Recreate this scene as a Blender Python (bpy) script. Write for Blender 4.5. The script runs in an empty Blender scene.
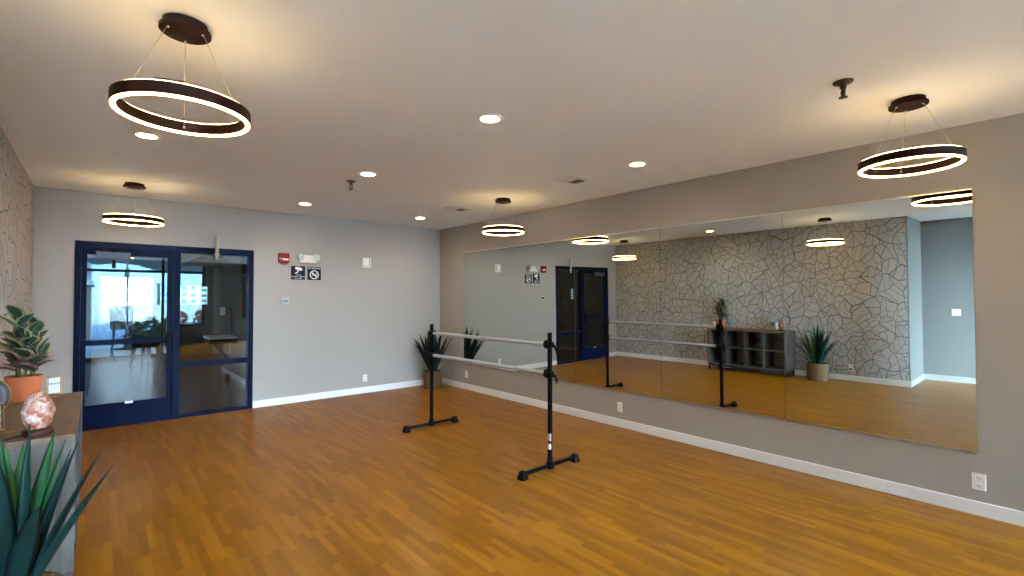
import bpy, bmesh, math, random
from mathutils import Vector, Matrix
random.seed(7)
PI = math.pi
scene = bpy.context.scene
COL = scene.collection

# ------------------------------------------------------------------ room measures (metres)
XR, YB, ZC, XL = 4.70, 7.44, 2.772, -0.547      # right wall, back wall, ceiling, wallpapered wall
YF, XREC, YREC = -4.50, -1.62, 1.685            # front wall, recess wall, end of the wallpapered wall
EYE = 1.53

# ------------------------------------------------------------------ materials
def new_mat(name):
    m = bpy.data.materials.new(name); m.use_nodes = True
    nt = m.node_tree; nt.nodes.clear()
    out = nt.nodes.new('ShaderNodeOutputMaterial')
    return m, nt, out

class NT:
    def __init__(s, nt): s.nt = nt
    def n(s, typ, **kw):
        nd = s.nt.nodes.new(typ)
        for k, v in kw.items(): setattr(nd, k, v)
        return nd
    def set(s, sock, v):
        if hasattr(v, 'is_linked') or hasattr(v, 'links'): s.nt.links.new(v, sock)
        else: sock.default_value = v
    def math(s, op, a, b=0.0, c=None, clamp=False):
        nd = s.n('ShaderNodeMath', operation=op); nd.use_clamp = clamp
        s.set(nd.inputs[0], a); s.set(nd.inputs[1], b)
        if c is not None: s.set(nd.inputs[2], c)
        return nd.outputs[0]
    def vmath(s, op, a, b=(0, 0, 0)):
        nd = s.n('ShaderNodeVectorMath', operation=op)
        s.set(nd.inputs[0], a); s.set(nd.inputs[1], b)
        return nd.outputs[0]
    def mix(s, f, a, b):
        nd = s.n('ShaderNodeMix', data_type='RGBA')
        s.set(nd.inputs[0], f); s.set(nd.inputs[6], a); s.set(nd.inputs[7], b)
        return nd.outputs[2]
    def ramp(s, f, stops, interp='LINEAR'):
        nd = s.n('ShaderNodeValToRGB'); nd.color_ramp.interpolation = interp
        els = nd.color_ramp.elements
        while len(els) < len(stops): els.new(0.5)
        for e, (p, c) in zip(els, stops): e.position = p; e.color = c
        s.set(nd.inputs[0], f); return nd.outputs[0]
    def noise(s, vec, scale, detail=2.0, rough=0.5, dist=0.0):
        nd = s.n('ShaderNodeTexNoise'); s.set(nd.inputs['Vector'], vec)
        nd.inputs['Scale'].default_value = scale; nd.inputs['Detail'].default_value = detail
        nd.inputs['Roughness'].default_value = rough; nd.inputs['Distortion'].default_value = dist
        return nd.outputs['Fac']
    def mapping(s, vec, scale=(1, 1, 1), loc=(0, 0, 0)):
        nd = s.n('ShaderNodeMapping'); s.set(nd.inputs[0], vec)
        nd.inputs['Scale'].default_value = scale; nd.inputs['Location'].default_value = loc
        return nd.outputs[0]
    def sep(s, v):
        nd = s.n('ShaderNodeSeparateXYZ'); s.set(nd.inputs[0], v); return nd.outputs
    def comb(s, x, y, z=0.0):
        nd = s.n('ShaderNodeCombineXYZ')
        for i, v in enumerate((x, y, z)): s.set(nd.inputs[i], v)
        return nd.outputs[0]
    def bump(s, h, strength=0.3, dist=0.01):
        nd = s.n('ShaderNodeBump'); nd.inputs['Strength'].default_value = strength
        nd.inputs['Distance'].default_value = dist; s.set(nd.inputs['Height'], h); return nd.outputs[0]
    def obj(s): return s.n('ShaderNodeTexCoord').outputs['Object']
    def pos(s): return s.n('ShaderNodeNewGeometry').outputs['Position']
    def uv(s): return s.n('ShaderNodeTexCoord').outputs['UV']
    def white(s, v, dims='3D'):
        nd = s.n('ShaderNodeTexWhiteNoise', noise_dimensions=dims)
        s.set(nd.inputs['Vector'] if dims != '1D' else nd.inputs['W'], v); return nd.outputs

def rgb(r, g, b): # sRGB 0-255 -> linear
    f = lambda c: (c/255/12.92) if c/255 <= 0.04045 else ((c/255+0.055)/1.055)**2.4
    return (f(r), f(g), f(b), 1)

def principled(t, out, color, rough=0.5, metal=0.0, normal=None, spec=0.5, **kw):
    p = t.n('ShaderNodeBsdfPrincipled')
    t.set(p.inputs['Base Color'], color); t.set(p.inputs['Roughness'], rough)
    t.set(p.inputs['Metallic'], metal); p.inputs['Specular IOR Level'].default_value = spec
    if normal is not None: t.nt.links.new(normal, p.inputs['Normal'])
    for k, v in kw.items(): t.set(p.inputs[k], v)
    t.nt.links.new(p.outputs[0], out.inputs[0]); return p

def plain(name, color, rough=0.5, metal=0.0, spec=0.5, vary=0.06, scale=30):
    m, nt, out = new_mat(name); t = NT(nt)
    n = t.noise(t.obj(), scale, 3)
    lo = tuple(c*(1-vary) for c in color[:3])+(1,); hi = tuple(min(1, c*(1+vary)) for c in color[:3])+(1,)
    principled(t, out, t.mix(n, lo, hi), rough, metal, None, spec); return m

def emis(name, color, strength):
    m, nt, out = new_mat(name); t = NT(nt)
    e = t.n('ShaderNodeEmission'); e.inputs[0].default_value = color; e.inputs[1].default_value = strength
    nt.links.new(e.outputs[0], out.inputs[0]); return m

def paint(name, color, bump=0.12, rough=0.75):
    m, nt, out = new_mat(name); t = NT(nt)
    p = t.pos(); n = t.noise(p, 160, 3); big = t.noise(p, 1.3, 3)
    lo = tuple(c*0.97 for c in color[:3])+(1,); hi = tuple(c*1.03 for c in color[:3])+(1,)
    principled(t, out, t.mix(big, lo, hi), rough, 0, None, 0.3); return m

M = {}
M['wall'] = paint('wall_paint', (0.345, 0.32, 0.295, 1))
M['return_wall'] = paint('dimmed_return_paint', (0.17, 0.165, 0.155, 1))  # wall paint darkened to offset strong daylight on the return wall
M['trim_dimmed'] = plain('trim_dimmed', (0.36, 0.36, 0.35, 1), 0.5, vary=0.02)  # copy of the white trim, darkened where daylight falls too bright
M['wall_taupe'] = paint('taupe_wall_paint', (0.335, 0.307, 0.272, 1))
M['wall_dimmed'] = paint('dimmed_recess_paint', (0.115, 0.106, 0.098, 1))  # wall paint darkened to balance the strong daylight on the recess wall
M['ceiling'] = paint('ceiling_paint', (0.78, 0.83, 0.87, 1), 0.2, 0.9)
M['trim'] = plain('trim_white', (0.74, 0.74, 0.74, 1), 0.4, vary=0.02)
M['plastic'] = plain('white_plastic', (0.72, 0.70, 0.67, 1), 0.35, vary=0.02)
M['plastic_grey'] = plain('grey_plastic', (0.30, 0.30, 0.29, 1), 0.4, vary=0.03)
M['ivory'] = plain('ivory_paint', (0.46, 0.41, 0.34, 1), 0.4, vary=0.03)
M['head_grey'] = plain('lamp_head_grey', (0.36, 0.345, 0.32, 1), 0.4)
M['paper'] = plain('card_paper', (0.46, 0.46, 0.45, 1), 0.7, vary=0.02)
M['slot'] = plain('dark_slot', (0.02, 0.02, 0.02, 1), 0.5)
M['navy'] = plain('navy_metal', (0.0008, 0.004, 0.019, 1), 0.42, 0.0, 0.04)
M['black'] = plain('black_metal', (0.0018, 0.0022, 0.004, 1), 0.5, 0.0, 0.04)
M['rubber'] = plain('black_rubber', (0.003, 0.0035, 0.005, 1), 0.6, 0.0, 0.06)
M['closer'] = plain('closer_grey', (0.04, 0.06, 0.095, 1), 0.4, 0.0, 0.2)
M['steel'] = plain('brushed_steel', (0.62, 0.62, 0.61, 1), 0.28, 1.0, vary=0.03)
M['bar'] = plain('barre_aluminium', (0.33, 0.35, 0.38, 1), 0.45, 0.0, 0.4, vary=0.03)
M['bronze'] = plain('dark_bronze', (0.014, 0.0032, 0.002, 1), 0.45, 0.0, 0.10)
M['gold'] = plain('gold_metal', (0.45, 0.27, 0.08, 1), 0.35, 1.0)
M['brass'] = plain('aged_brass', (0.05, 0.032, 0.022, 1), 0.35, 0.5)
M['cable'] = plain('cable_steel', (0.55, 0.52, 0.47, 1), 0.4, 0.6)
M['red'] = plain('alarm_red', (0.17, 0.004, 0.006, 1), 0.4, 0.0, 0.2)
M['white'] = plain('sign_white', (0.80, 0.80, 0.80, 1), 0.5, vary=0.02)
M['sign_navy'] = plain('sign_navy', (0.005, 0.011, 0.024, 1), 0.5, 0.0, 0.15)
M['screen'] = plain('green_screen', (0.012, 0.055, 0.040, 1), 0.2)
M['lens_clear'] = plain('lamp_head_lens', (0.42, 0.45, 0.44, 1), 0.15, vary=0.05)
M['strip'] = emis('pendant_led', (1.0, 0.62, 0.22, 1), 30.0)
M['strip_up'] = emis('pendant_led_up', (1.0, 0.66, 0.28, 1), 12.0)
M['downlight'] = emis('downlight_lens', (1.0, 0.66, 0.30, 1), 66.0)
M['decal'] = plain('cyan_decal', (0.30, 0.62, 0.70, 1), 0.4)
M['decal_dark'] = plain('decal_dark', (0.02, 0.10, 0.14, 1), 0.4)
M['soil'] = plain('soil', (0.03, 0.02, 0.014, 1), 0.9, scale=80, vary=0.5)
M['terracotta'] = plain('terracotta', rgb(178, 92, 48), 0.7, vary=0.08, scale=12)
M['lamp_wood'] = plain('lamp_base_wood', (0.035, 0.006, 0.004, 1), 0.5, vary=0.25, spec=0.15)
M['stem'] = plain('plant_stem', (0.10, 0.12, 0.05, 1), 0.6)

def m_floor():
    m, nt, out = new_mat('bamboo_strip_floor'); t = NT(nt)
    x, y, z = t.sep(t.pos())
    wdt, ln = 0.043, 0.40
    xs = t.math('DIVIDE', x, wdt); row = t.math('FLOOR', xs)
    ro = t.white(row, '1D')[0]
    ys = t.math('ADD', t.math('DIVIDE', y, ln), t.math('MULTIPLY', ro, 7.3)); col = t.math('FLOOR', ys)
    cell = t.comb(row, col, 0.0)
    rnd = t.white(cell)[0]
    # wider boards carry a slight common tone
    brd = t.white(t.comb(t.math('FLOOR', t.math('DIVIDE', x, wdt*3)), t.math('FLOOR', t.math('ADD', t.math('DIVIDE', y, 1.25), t.math('MULTIPLY', t.white(t.math('FLOOR', t.math('DIVIDE', x, wdt*3)), '1D')[0], 5.0))), 4.0))[0]
    g = t.noise(t.comb(t.math('MULTIPLY', x, 70.0), t.math('ADD', t.math('MULTIPLY', y, 1.3), t.math('MULTIPLY', rnd, 40)), rnd), 1.0, 1, 0.5)
    g2 = t.noise(t.comb(t.math('MULTIPLY', x, 16.0), t.math('ADD', t.math('MULTIPLY', y, 1.6), t.math('MULTIPLY', rnd, 60)), rnd), 1.0, 1, 0.5)
    v = t.math('ADD', t.math('MULTIPLY', rnd, 0.60), t.math('ADD', t.math('MULTIPLY', brd, 0.16), t.math('ADD', t.math('MULTIPLY', t.math('SUBTRACT', g, 0.5), 0.30), t.math('MULTIPLY', t.math('SUBTRACT', g2, 0.5), 0.25))))
    v = t.math('ADD', v, 0.12)
    colr = t.ramp(v, [(0.05, (0.140, 0.046, 0.0014, 1)), (0.42, (0.188, 0.067, 0.0020, 1)), (0.70, (0.238, 0.092, 0.0038, 1)), (1.0, (0.295, 0.125, 0.012, 1))])
    fx = t.math('FRACT', xs); fy = t.math('FRACT', ys)
    ex = t.math('LESS_THAN', t.math('MINIMUM', fx, t.math('SUBTRACT', 1.0, fx)), 0.016)
    ey = t.math('LESS_THAN', t.math('MINIMUM', fy, t.math('SUBTRACT', 1.0, fy)), 0.0025)
    e = t.math('MAXIMUM', ex, ey)
    colr = t.mix(t.math('MULTIPLY', e, 0.45), colr, (0.11, 0.04, 0.012, 1))
    rough = t.math('ADD', 0.22, t.math('MULTIPLY', g2, 0.14))
    principled(t, out, colr, 0.30, 0, None, 0.13)
    return m
M['floor'] = m_floor()

def m_wallpaper():
    # grey paper printed with large leaves outlined and veined in dark line; along a wall whose face runs in Y and Z
    m, nt, out = new_mat('leaf_line_wallpaper'); t = NT(nt)
    x, y, z = t.sep(t.pos())
    wv = t.noise(t.comb(y, z, 0.0), 1.1, 2)
    wv2 = t.noise(t.comb(y, z, 9.0), 1.1, 2)
    yy = t.math('ADD', y, t.math('MULTIPLY', t.math('SUBTRACT', wv, 0.5), 0.55))
    zz = t.math('ADD', z, t.math('MULTIPLY', t.math('SUBTRACT', wv2, 0.5), 0.5))
    S = 4.3
    v2 = t.comb(t.math('MULTIPLY', yy, S), t.math('MULTIPLY', zz, S*0.80), 0.0)
    vd = t.n('ShaderNodeTexVoronoi', voronoi_dimensions='2D', feature='DISTANCE_TO_EDGE'); t.set(vd.inputs['Vector'], v2); vd.inputs['Scale'].default_value = 1.0
    vf = t.n('ShaderNodeTexVoronoi', voronoi_dimensions='2D', feature='F1'); t.set(vf.inputs['Vector'], v2); vf.inputs['Scale'].default_value = 1.0
    d = t.vmath('SUBTRACT', v2, vf.outputs['Position'])
    dx, dy, _ = t.sep(d)
    cr, cg, cb = t.n('ShaderNodeSeparateColor').outputs[:3]
    sc = nt.nodes[-1]; nt.links.new(vf.outputs['Color'], sc.inputs[0])
    ang = t.math('MULTIPLY', cr, 2*PI)
    c, s = t.math('COSINE', ang), t.math('SINE', ang)
    u = t.math('ADD', t.math('MULTIPLY', dx, c), t.math('MULTIPLY', dy, s))
    w = t.math('SUBTRACT', t.math('MULTIPLY', dy, c), t.math('MULTIPLY', dx, s))
    # bowed midrib
    w = t.math('ADD', w, t.math('MULTIPLY', t.math('MULTIPLY', u, u), 0.35))
    aw = t.math('ABSOLUTE', w)
    side = t.math('GREATER_THAN', w, 0.0)
    veins = t.math('FRACT', t.math('ADD', t.math('MULTIPLY', t.math('SUBTRACT', u, t.math('MULTIPLY', aw, 0.55)), 2.1), t.math('ADD', t.math('MULTIPLY', side, 0.45), cg)))
    dv = t.math('MULTIPLY', t.math('MINIMUM', veins, t.math('SUBTRACT', 1.0, veins)), 1/2.1)
    edge = vd.outputs['Distance']
    l1 = t.math('LESS_THAN', edge, 0.021)
    l2 = t.math('LESS_THAN', aw, 0.018)
    l3 = t.math('LESS_THAN', dv, 0.017)
    line = t.math('MAXIMUM', l1, t.math('MAXIMUM', l2, l3))
    fine = t.noise(t.comb(t.math('MULTIPLY', yy, 30), t.math('MULTIPLY', zz, 30), 0.0), 4.0, 2)
    base = t.mix(cb, (0.38, 0.365, 0.35, 1), (0.44, 0.42, 0.40, 1))
    base = t.mix(t.math('MULTIPLY', fine, 0.35), base, (0.22, 0.21, 0.20, 1))
    colr = t.mix(t.math('MULTIPLY', line, 0.80), base, (0.055, 0.050, 0.050, 1))
    principled(t, out, colr, 0.75, 0, None, 0.3)
    return m
M['wallpaper'] = m_wallpaper()

def m_glass(name='window_glass', tint=(0.93, 0.96, 0.96, 1), ior=1.75):
    m, nt, out = new_mat(name); t = NT(nt)
    tr = t.n('ShaderNodeBsdfTransparent'); tr.inputs[0].default_value = tint
    gl = t.n('ShaderNodeBsdfGlossy'); gl.inputs['Roughness'].default_value = 0.0; gl.inputs[0].default_value = (1, 1, 1, 1)
    fr = t.n('ShaderNodeFresnel'); fr.inputs[0].default_value = ior
    mx = t.n('ShaderNodeMixShader')
    nt.links.new(fr.outputs[0], mx.inputs[0]); nt.links.new(tr.outputs[0], mx.inputs[1]); nt.links.new(gl.outputs[0], mx.inputs[2])
    nt.links.new(mx.outputs[0], out.inputs[0]); return m
M['glass'] = m_glass()
M['dark_glass'] = m_glass('dark_glass', (0.27, 0.285, 0.29, 1), 1.5)  # tint added to dim the front window and its reflection
M['tinted_glass'] = m_glass('tinted_glass', (0.22, 0.285, 0.33, 1), 1.5)  # tint added to dim the overbright view outside the lobby

def m_mirror():
    m, nt, out = new_mat('mirror_silver'); t = NT(nt)
    g = t.n('ShaderNodeBsdfGlossy'); g.inputs['Roughness'].default_value = 0.0
    g.inputs[0].default_value = (0.70, 0.755, 0.73, 1)
    nt.links.new(g.outputs[0], out.inputs[0]); return m
M['mirror'] = m_mirror()
M['mirror_edge'] = plain('mirror_edge', (0.18, 0.22, 0.20, 1), 0.2)

def m_wood(name, lo, hi, axis=1, rough=0.6, scale=1.0):
    m, nt, out = new_mat(name); t = NT(nt)
    s = [26*scale, 26*scale, 26*scale]; s[axis] = 1.6*scale
    p = t.mapping(t.obj(), tuple(s))
    n = t.noise(p, 1.0, 5, 0.65, 0.4); n2 = t.noise(t.obj(), 3.0, 3)
    v = t.math('ADD', t.math('MULTIPLY', n, 0.75), t.math('MULTIPLY', n2, 0.3))
    principled(t, out, t.ramp(v, [(0.3, lo), (0.72, hi)]), rough, 0, t.bump(n, 0.15, 0.003), 0.35); return m
M['cab_top'] = m_wood('cabinet_top_wood', (0.065, 0.036, 0.020, 1), (0.145, 0.086, 0.052, 1), 1)
M['cab'] = m_wood('whitewashed_wood', (0.036, 0.031, 0.028, 1), (0.112, 0.096, 0.084, 1), 2)
M['cab_shaded'] = m_wood('shaded_cabinet_wood', (0.022, 0.018, 0.016, 1), (0.060, 0.050, 0.044, 1), 2)  # darker copy of the cabinet wood, shade of the cells painted in
M['redwood'] = m_wood('redwood_panel', (0.050, 0.016, 0.008, 1), (0.115, 0.038, 0.018, 1), 2)
M['umber'] = m_wood('umber_panel', (0.020, 0.011, 0.008, 1), (0.055, 0.028, 0.019, 1), 2)

def m_basket():
    m, nt, out = new_mat('woven_rattan'); t = NT(nt)
    x, y, z = t.sep(t.obj())
    ang = t.math('ARCTAN2', y, x)
    rowf = t.math('MULTIPLY', z, 52.0); row = t.math('FLOOR', rowf)
    a = t.math('ADD', t.math('MULTIPLY', ang, 17.0), t.math('MULTIPLY', row, PI))
    sn = t.math('SINE', a)
    rn = t.math('SINE', t.math('MULTIPLY', rowf, 2*PI))
    h = t.math('MULTIPLY', t.math('ADD', t.math('MULTIPLY', sn, 0.5), 0.5), t.math('ADD', t.math('MULTIPLY', rn, 0.5), 0.5))
    n = t.noise(t.mapping(t.obj(), (14, 14, 60)), 1.0, 3)
    f = t.math('ADD', t.math('MULTIPLY', h, 0.55), t.math('MULTIPLY', n, 0.5))
    colr = t.ramp(f, [(0.15, (0.025, 0.011, 0.004, 1)), (0.5, (0.135, 0.070, 0.022, 1)), (0.85, (0.26, 0.150, 0.055, 1))])
    principled(t, out, colr, 0.7, 0, t.bump(h, 0.6, 0.01), 0.3); return m
M['basket'] = m_basket()

def m_agave(name, a, b, c):
    m, nt, out = new_mat(name); t = NT(nt)
    u, v, _ = t.sep(t.uv())
    n = t.noise(t.comb(t.math('MULTIPLY', u, 30), t.math('MULTIPLY', v, 3), 0), 1.0, 3)
    oi = t.n('ShaderNodeObjectInfo')
    k = t.math('ABSOLUTE', t.math('SUBTRACT', u, 0.5))
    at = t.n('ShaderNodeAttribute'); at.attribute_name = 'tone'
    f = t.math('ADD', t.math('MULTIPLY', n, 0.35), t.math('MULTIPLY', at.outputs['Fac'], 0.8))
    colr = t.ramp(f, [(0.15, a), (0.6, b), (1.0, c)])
    principled(t, out, colr, 0.5, 0, None, 0.16); return m
M['agave'] = m_agave('agave_leaf', (0.0010, 0.0070, 0.0090, 1), (0.0025, 0.019, 0.015, 1), (0.030, 0.120, 0.034, 1))

def m_rubber():
    m, nt, out = new_mat('variegated_leaf'); t = NT(nt)
    u, v, _ = t.sep(t.uv())
    at = t.n('ShaderNodeAttribute'); at.attribute_name = 'tone'
    k = t.math('MULTIPLY', t.math('ABSOLUTE', t.math('SUBTRACT', u, 0.5)), 2.0)
    n = t.noise(t.comb(t.math('ADD', t.math('MULTIPLY', u, 5), t.math('MULTIPLY', at.outputs['Fac'], 37)), t.math('MULTIPLY', v, 6), 0), 1.0, 4, 0.6)
    e = t.math('ADD', k, t.math('MULTIPLY', t.math('SUBTRACT', n, 0.5), 0.9))
    green = t.ramp(n, [(0.3, (0.004, 0.020, 0.012, 1)), (0.7, (0.014, 0.050, 0.030, 1))])
    margin = t.mix(at.outputs['Fac'], (0.24, 0.23, 0.11, 1), (0.22, 0.055, 0.075, 1))
    f = t.ramp(e, [(0.62, (0, 0, 0, 1)), (0.74, (1, 1, 1, 1))])
    colr = t.mix(f, green, margin)
    rib = t.math('LESS_THAN', k, 0.05)
    colr = t.mix(t.math('MULTIPLY', rib, 0.5), colr, (0.22, 0.26, 0.12, 1))
    principled(t, out, colr, 0.38, 0, None, 0.22); return m
M['rubber_leaf'] = m_rubber()

def m_salt():
    m, nt, out = new_mat('pink_salt_rock'); t = NT(nt)
    o = t.obj()
    n = t.noise(o, 22, 5, 0.65, 0.8); n2 = t.noise(o, 60, 3)
    f = t.math('ADD', t.math('MULTIPLY', n, 0.8), t.math('MULTIPLY', n2, 0.22))
    colr = t.ramp(f, [(0.40, (0.17, 0.032, 0.010, 1)), (0.48, (0.24, 0.075, 0.036, 1)), (0.53, (0.32, 0.185, 0.15, 1)), (0.66, (0.42, 0.34, 0.325, 1))])
    principled(t, out, colr, 0.45, 0, t.bump(n2, 0.5, 0.01), 0.5); return m
M['salt'] = m_salt()

def m_agate():
    m, nt, out = new_mat('agate_slice'); t = NT(nt)
    x, y, z = t.sep(t.obj())
    r = t.math('SQRT', t.math('ADD', t.math('MULTIPLY', x, x), t.math('MULTIPLY', z, z)))
    n = t.noise(t.obj(), 9, 3)
    rr = t.math('ADD', t.math('DIVIDE', r, 0.12), t.math('MULTIPLY', t.math('SUBTRACT', n, 0.5), 0.35))
    colr = t.ramp(rr, [(0.15, (0.160, 0.144, 0.141, 1)), (0.35, (0.129, 0.118, 0.122, 1)), (0.5, (0.076, 0.068, 0.080, 1)), (0.62, (0.144, 0.137, 0.156, 1)), (0.75, (0.038, 0.036, 0.046, 1)), (0.92, (0.114, 0.106, 0.118, 1))])
    principled(t, out, colr, 0.2, 0, None, 0.5); return m
M['agate'] = m_agate()

def m_lobby_floor():
    m, nt, out = new_mat('slate_plank_tile'); t = NT(nt)
    p = t.pos(); x, y, z = t.sep(p)
    br = t.n('ShaderNodeTexBrick'); t.set(br.inputs['Vector'], p)
    br.inputs['Scale'].default_value = 1.0; br.inputs['Brick Width'].default_value = 1.2; br.inputs['Row Height'].default_value = 0.6
    br.inputs['Mortar Size'].default_value = 0.006; br.offset = 0.5
    br.inputs['Color1'].default_value = (0.030, 0.034, 0.042, 1); br.inputs['Color2'].default_value = (0.055, 0.058, 0.066, 1)
    br.inputs['Mortar'].default_value = (0.03, 0.03, 0.034, 1)
    n = t.noise(t.mapping(p, (14, 2.0, 1)), 1.0, 4, 0.6)
    colr = t.mix(t.math('MULTIPLY', n, 0.6), br.outputs[0], (0.035, 0.036, 0.042, 1))
    principled(t, out, colr, 0.26, 0, t.bump(n, 0.05, 0.002), 0.45); return m
M['lobby_floor'] = m_lobby_floor()
M['lobby_wall'] = paint('lobby_paint', (0.17, 0.135, 0.105, 1))
M['olive'] = paint('olive_door_paint', (0.16, 0.14, 0.095, 1))

def m_ground(name, a, b, sc):
    m, nt, out = new_mat(name); t = NT(nt)
    n = t.noise(t.pos(), sc, 5, 0.6); principled(t, out, t.mix(n, a, b), 0.95, 0, None, 0.1); return m
M['asphalt'] = m_ground('asphalt', (0.035, 0.042, 0.055, 1), (0.06, 0.068, 0.08, 1), 3)
M['concrete'] = m_ground('pale_concrete', (0.13, 0.13, 0.125, 1), (0.19, 0.185, 0.18, 1), 2)
M['bounce_paving'] = m_ground('bounce_paving', (0.72, 0.73, 0.74, 1), (0.78, 0.79, 0.80, 1), 2)  # near-white so the unseen ground bounces daylight up to the ceiling
M['grass'] = m_ground('lawn', (0.030, 0.062, 0.016, 1), (0.060, 0.105, 0.032, 1), 8)
M['field'] = m_ground('dry_field', (0.10, 0.078, 0.050, 1), (0.15, 0.125, 0.085, 1), 0.4)
M['hill'] = m_ground('hazy_hill', (0.085, 0.105, 0.125, 1), (0.13, 0.15, 0.17, 1), 0.05)
M['shrub'] = m_ground('shrub_green', (0.012, 0.030, 0.010, 1), (0.035, 0.070, 0.022, 1), 20)
M['shrub_red'] = m_ground('shrub_red', (0.075, 0.018, 0.016, 1), (0.14, 0.05, 0.042, 1), 20)
M['yellow_leaf'] = m_ground('yellow_foliage', (0.07, 0.075, 0.022, 1), (0.16, 0.14, 0.05, 1), 12)
M['canvas'] = plain('tan_canvas', (0.19, 0.145, 0.10, 1), 0.9)
M['bld_white'] = plain('stucco_white', (0.22, 0.22, 0.22, 1), 0.9)
M['bld_tan'] = plain('stucco_tan', (0.16, 0.13, 0.10, 1), 0.9)
M['roof_grey'] = plain('roof_grey', (0.08, 0.085, 0.10, 1), 0.8)
M['win_dark'] = plain('far_window', (0.03, 0.04, 0.055, 1), 0.2)
M['car_paint'] = plain('white_car_paint', (0.25, 0.25, 0.26, 1), 0.3)

def m_brick():
    m, nt, out = new_mat('red_brick'); t = NT(nt)
    x, y, z = t.sep(t.pos())
    br = t.n('ShaderNodeTexBrick'); t.set(br.inputs['Vector'], t.comb(t.math('ADD', x, y), z, 0))
    br.inputs['Scale'].default_value = 4.0; br.inputs['Mortar Size'].default_value = 0.012
    br.inputs['Color1'].default_value = (0.085, 0.040, 0.030, 1); br.inputs['Color2'].default_value = (0.115, 0.058, 0.045, 1); br.inputs['Mortar'].default_value = (0.12, 0.10, 0.09, 1)
    principled(t, out, br.outputs[0], 0.9); return m
M['brick'] = m_brick()

# ------------------------------------------------------------------ geometry helpers
def bx(bm, x0, x1, y0, y1, z0, z1, bev=0.0, mi=0):
    r = bmesh.ops.create_cube(bm, size=1.0)
    vs = r['verts']
    bmesh.ops.scale(bm, vec=(x1-x0, y1-y0, z1-z0), verts=vs)
    bmesh.ops.translate(bm, vec=((x0+x1)/2, (y0+y1)/2, (z0+z1)/2), verts=vs)
    fs = {f for v in vs for f in v.link_faces}
    for f in fs: f.material_index = mi
    if bev > 0:
        es = list({e for v in vs for e in v.link_edges})
        bmesh.ops.bevel(bm, geom=es, offset=bev, segments=2, affect='EDGES', profile=0.5)
    return vs

def frame_of(t):
    t = t.normalized()
    a = Vector((0, 0, 1)) if abs(t.z) < 0.9 else Vector((1, 0, 0))
    s = t.cross(a).normalized(); u = s.cross(t).normalized()
    return s, u

def tube(bm, pts, radii, seg=12, caps=True):
    pts = [Vector(p) for p in pts]
    if not hasattr(radii, '__len__'): radii = [radii]*len(pts)
    rings = []
    s = None
    for i, p in enumerate(pts):
        a = pts[max(i-1, 0)]; b = pts[min(i+1, len(pts)-1)]
        t = (b-a).normalized()
        if s is None: s, u = frame_of(t)
        else:
            s = (s - t*s.dot(t)).normalized(); u = s.cross(t).normalized()
        rings.append([bm.verts.new(p + (s*math.cos(k*2*PI/seg) + u*math.sin(k*2*PI/seg))*radii[i]) for k in range(seg)])
    for r0, r1 in zip(rings, rings[1:]):
        for k in range(seg):
            f = bm.faces.new((r0[k], r0[(k+1) % seg], r1[(k+1) % seg], r1[k])); f.smooth = True
    if caps:
        bm.faces.new(rings[0][::-1]); bm.faces.new(rings[-1])

def lathe(bm, prof, seg=32, c=(0, 0, 0), closed=False, smooth=True, axis='z'):
    rings = []
    def place(r, h, k):
        a = k*2*PI/seg
        if axis == 'z': return (c[0]+r*math.cos(a), c[1]+r*math.sin(a), c[2]+h)
        if axis == 'y': return (c[0]+r*math.cos(a), c[1]+h, c[2]+r*math.sin(a))
        return (c[0]+h, c[1]+r*math.cos(a), c[2]+r*math.sin(a))
    for r, h in prof:
        if r < 1e-6: rings.append([bm.verts.new(place(0, h, 0))])
        else: rings.append([bm.verts.new(place(r, h, k)) for k in range(seg)])
    pairs = list(zip(rings, rings[1:]))
    if closed: pairs.append((rings[-1], rings[0]))
    for a, b in pairs:
        if len(a) == 1 and len(b) == 1: continue
        for k in range(seg):
            k2 = (k+1) % seg
            if len(a) == 1: f = bm.faces.new((a[0], b[k2], b[k]))
            elif len(b) == 1: f = bm.faces.new((a[k], a[k2], b[0]))
            else: f = bm.faces.new((a[k], a[k2], b[k2], b[k]))
            f.smooth = smooth
    bmesh.ops.recalc_face_normals(bm, faces=bm.faces)

def mesh(name, bm, mats, parent=None, loc=None, recalc=True, autosmooth=None):
    if recalc: bmesh.ops.recalc_face_normals(bm, faces=bm.faces)
    me = bpy.data.meshes.new(name); bm.to_mesh(me); bm.free()
    for m in (mats if isinstance(mats, (list, tuple)) else [mats]): me.materials.append(m)
    o = bpy.data.objects.new(name, me); COL.objects.link(o)
    if parent is not None: o.parent = parent
    if loc is not None: o.location = loc
    if autosmooth:
        for p in me.polygons: p.use_smooth = True
        me.set_sharp_from_angle(angle=math.radians(autosmooth))
    return o

def tag(o, label, cat, group=None, kind=None):
    o['label'] = label; o['category'] = cat
    if group: o['group'] = group
    if kind: o['kind'] = kind
    return o

def thing(name, label, cat, loc=(0, 0, 0), rotz=0.0, group=None, kind=None):
    o = bpy.data.objects.new(name, None); COL.objects.link(o)
    o.empty_display_size = 0.1; o.location = loc; o.rotation_euler = (0, 0, rotz)
    return tag(o, label, cat, group, kind)

def struct(name, bm, mats, label=None, cat=None, parent=None):
    o = mesh(name, bm, mats, parent)
    if parent is None:
        o['kind'] = 'structure'
        if label: o['label'] = label; o['category'] = cat
    return o

def copy_thing(root, loc, rotz, label, group=None):
    r = root.copy(); COL.objects.link(r); r.location = loc; r.rotation_euler = (0, 0, rotz)
    r['label'] = label
    if group: r['group'] = group
    for ch in list(root.children):
        c = ch.copy(); COL.objects.link(c); c.parent = r
        for g in list(ch.children):
            d = g.copy(); COL.objects.link(d); d.parent = c
    return r

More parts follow.
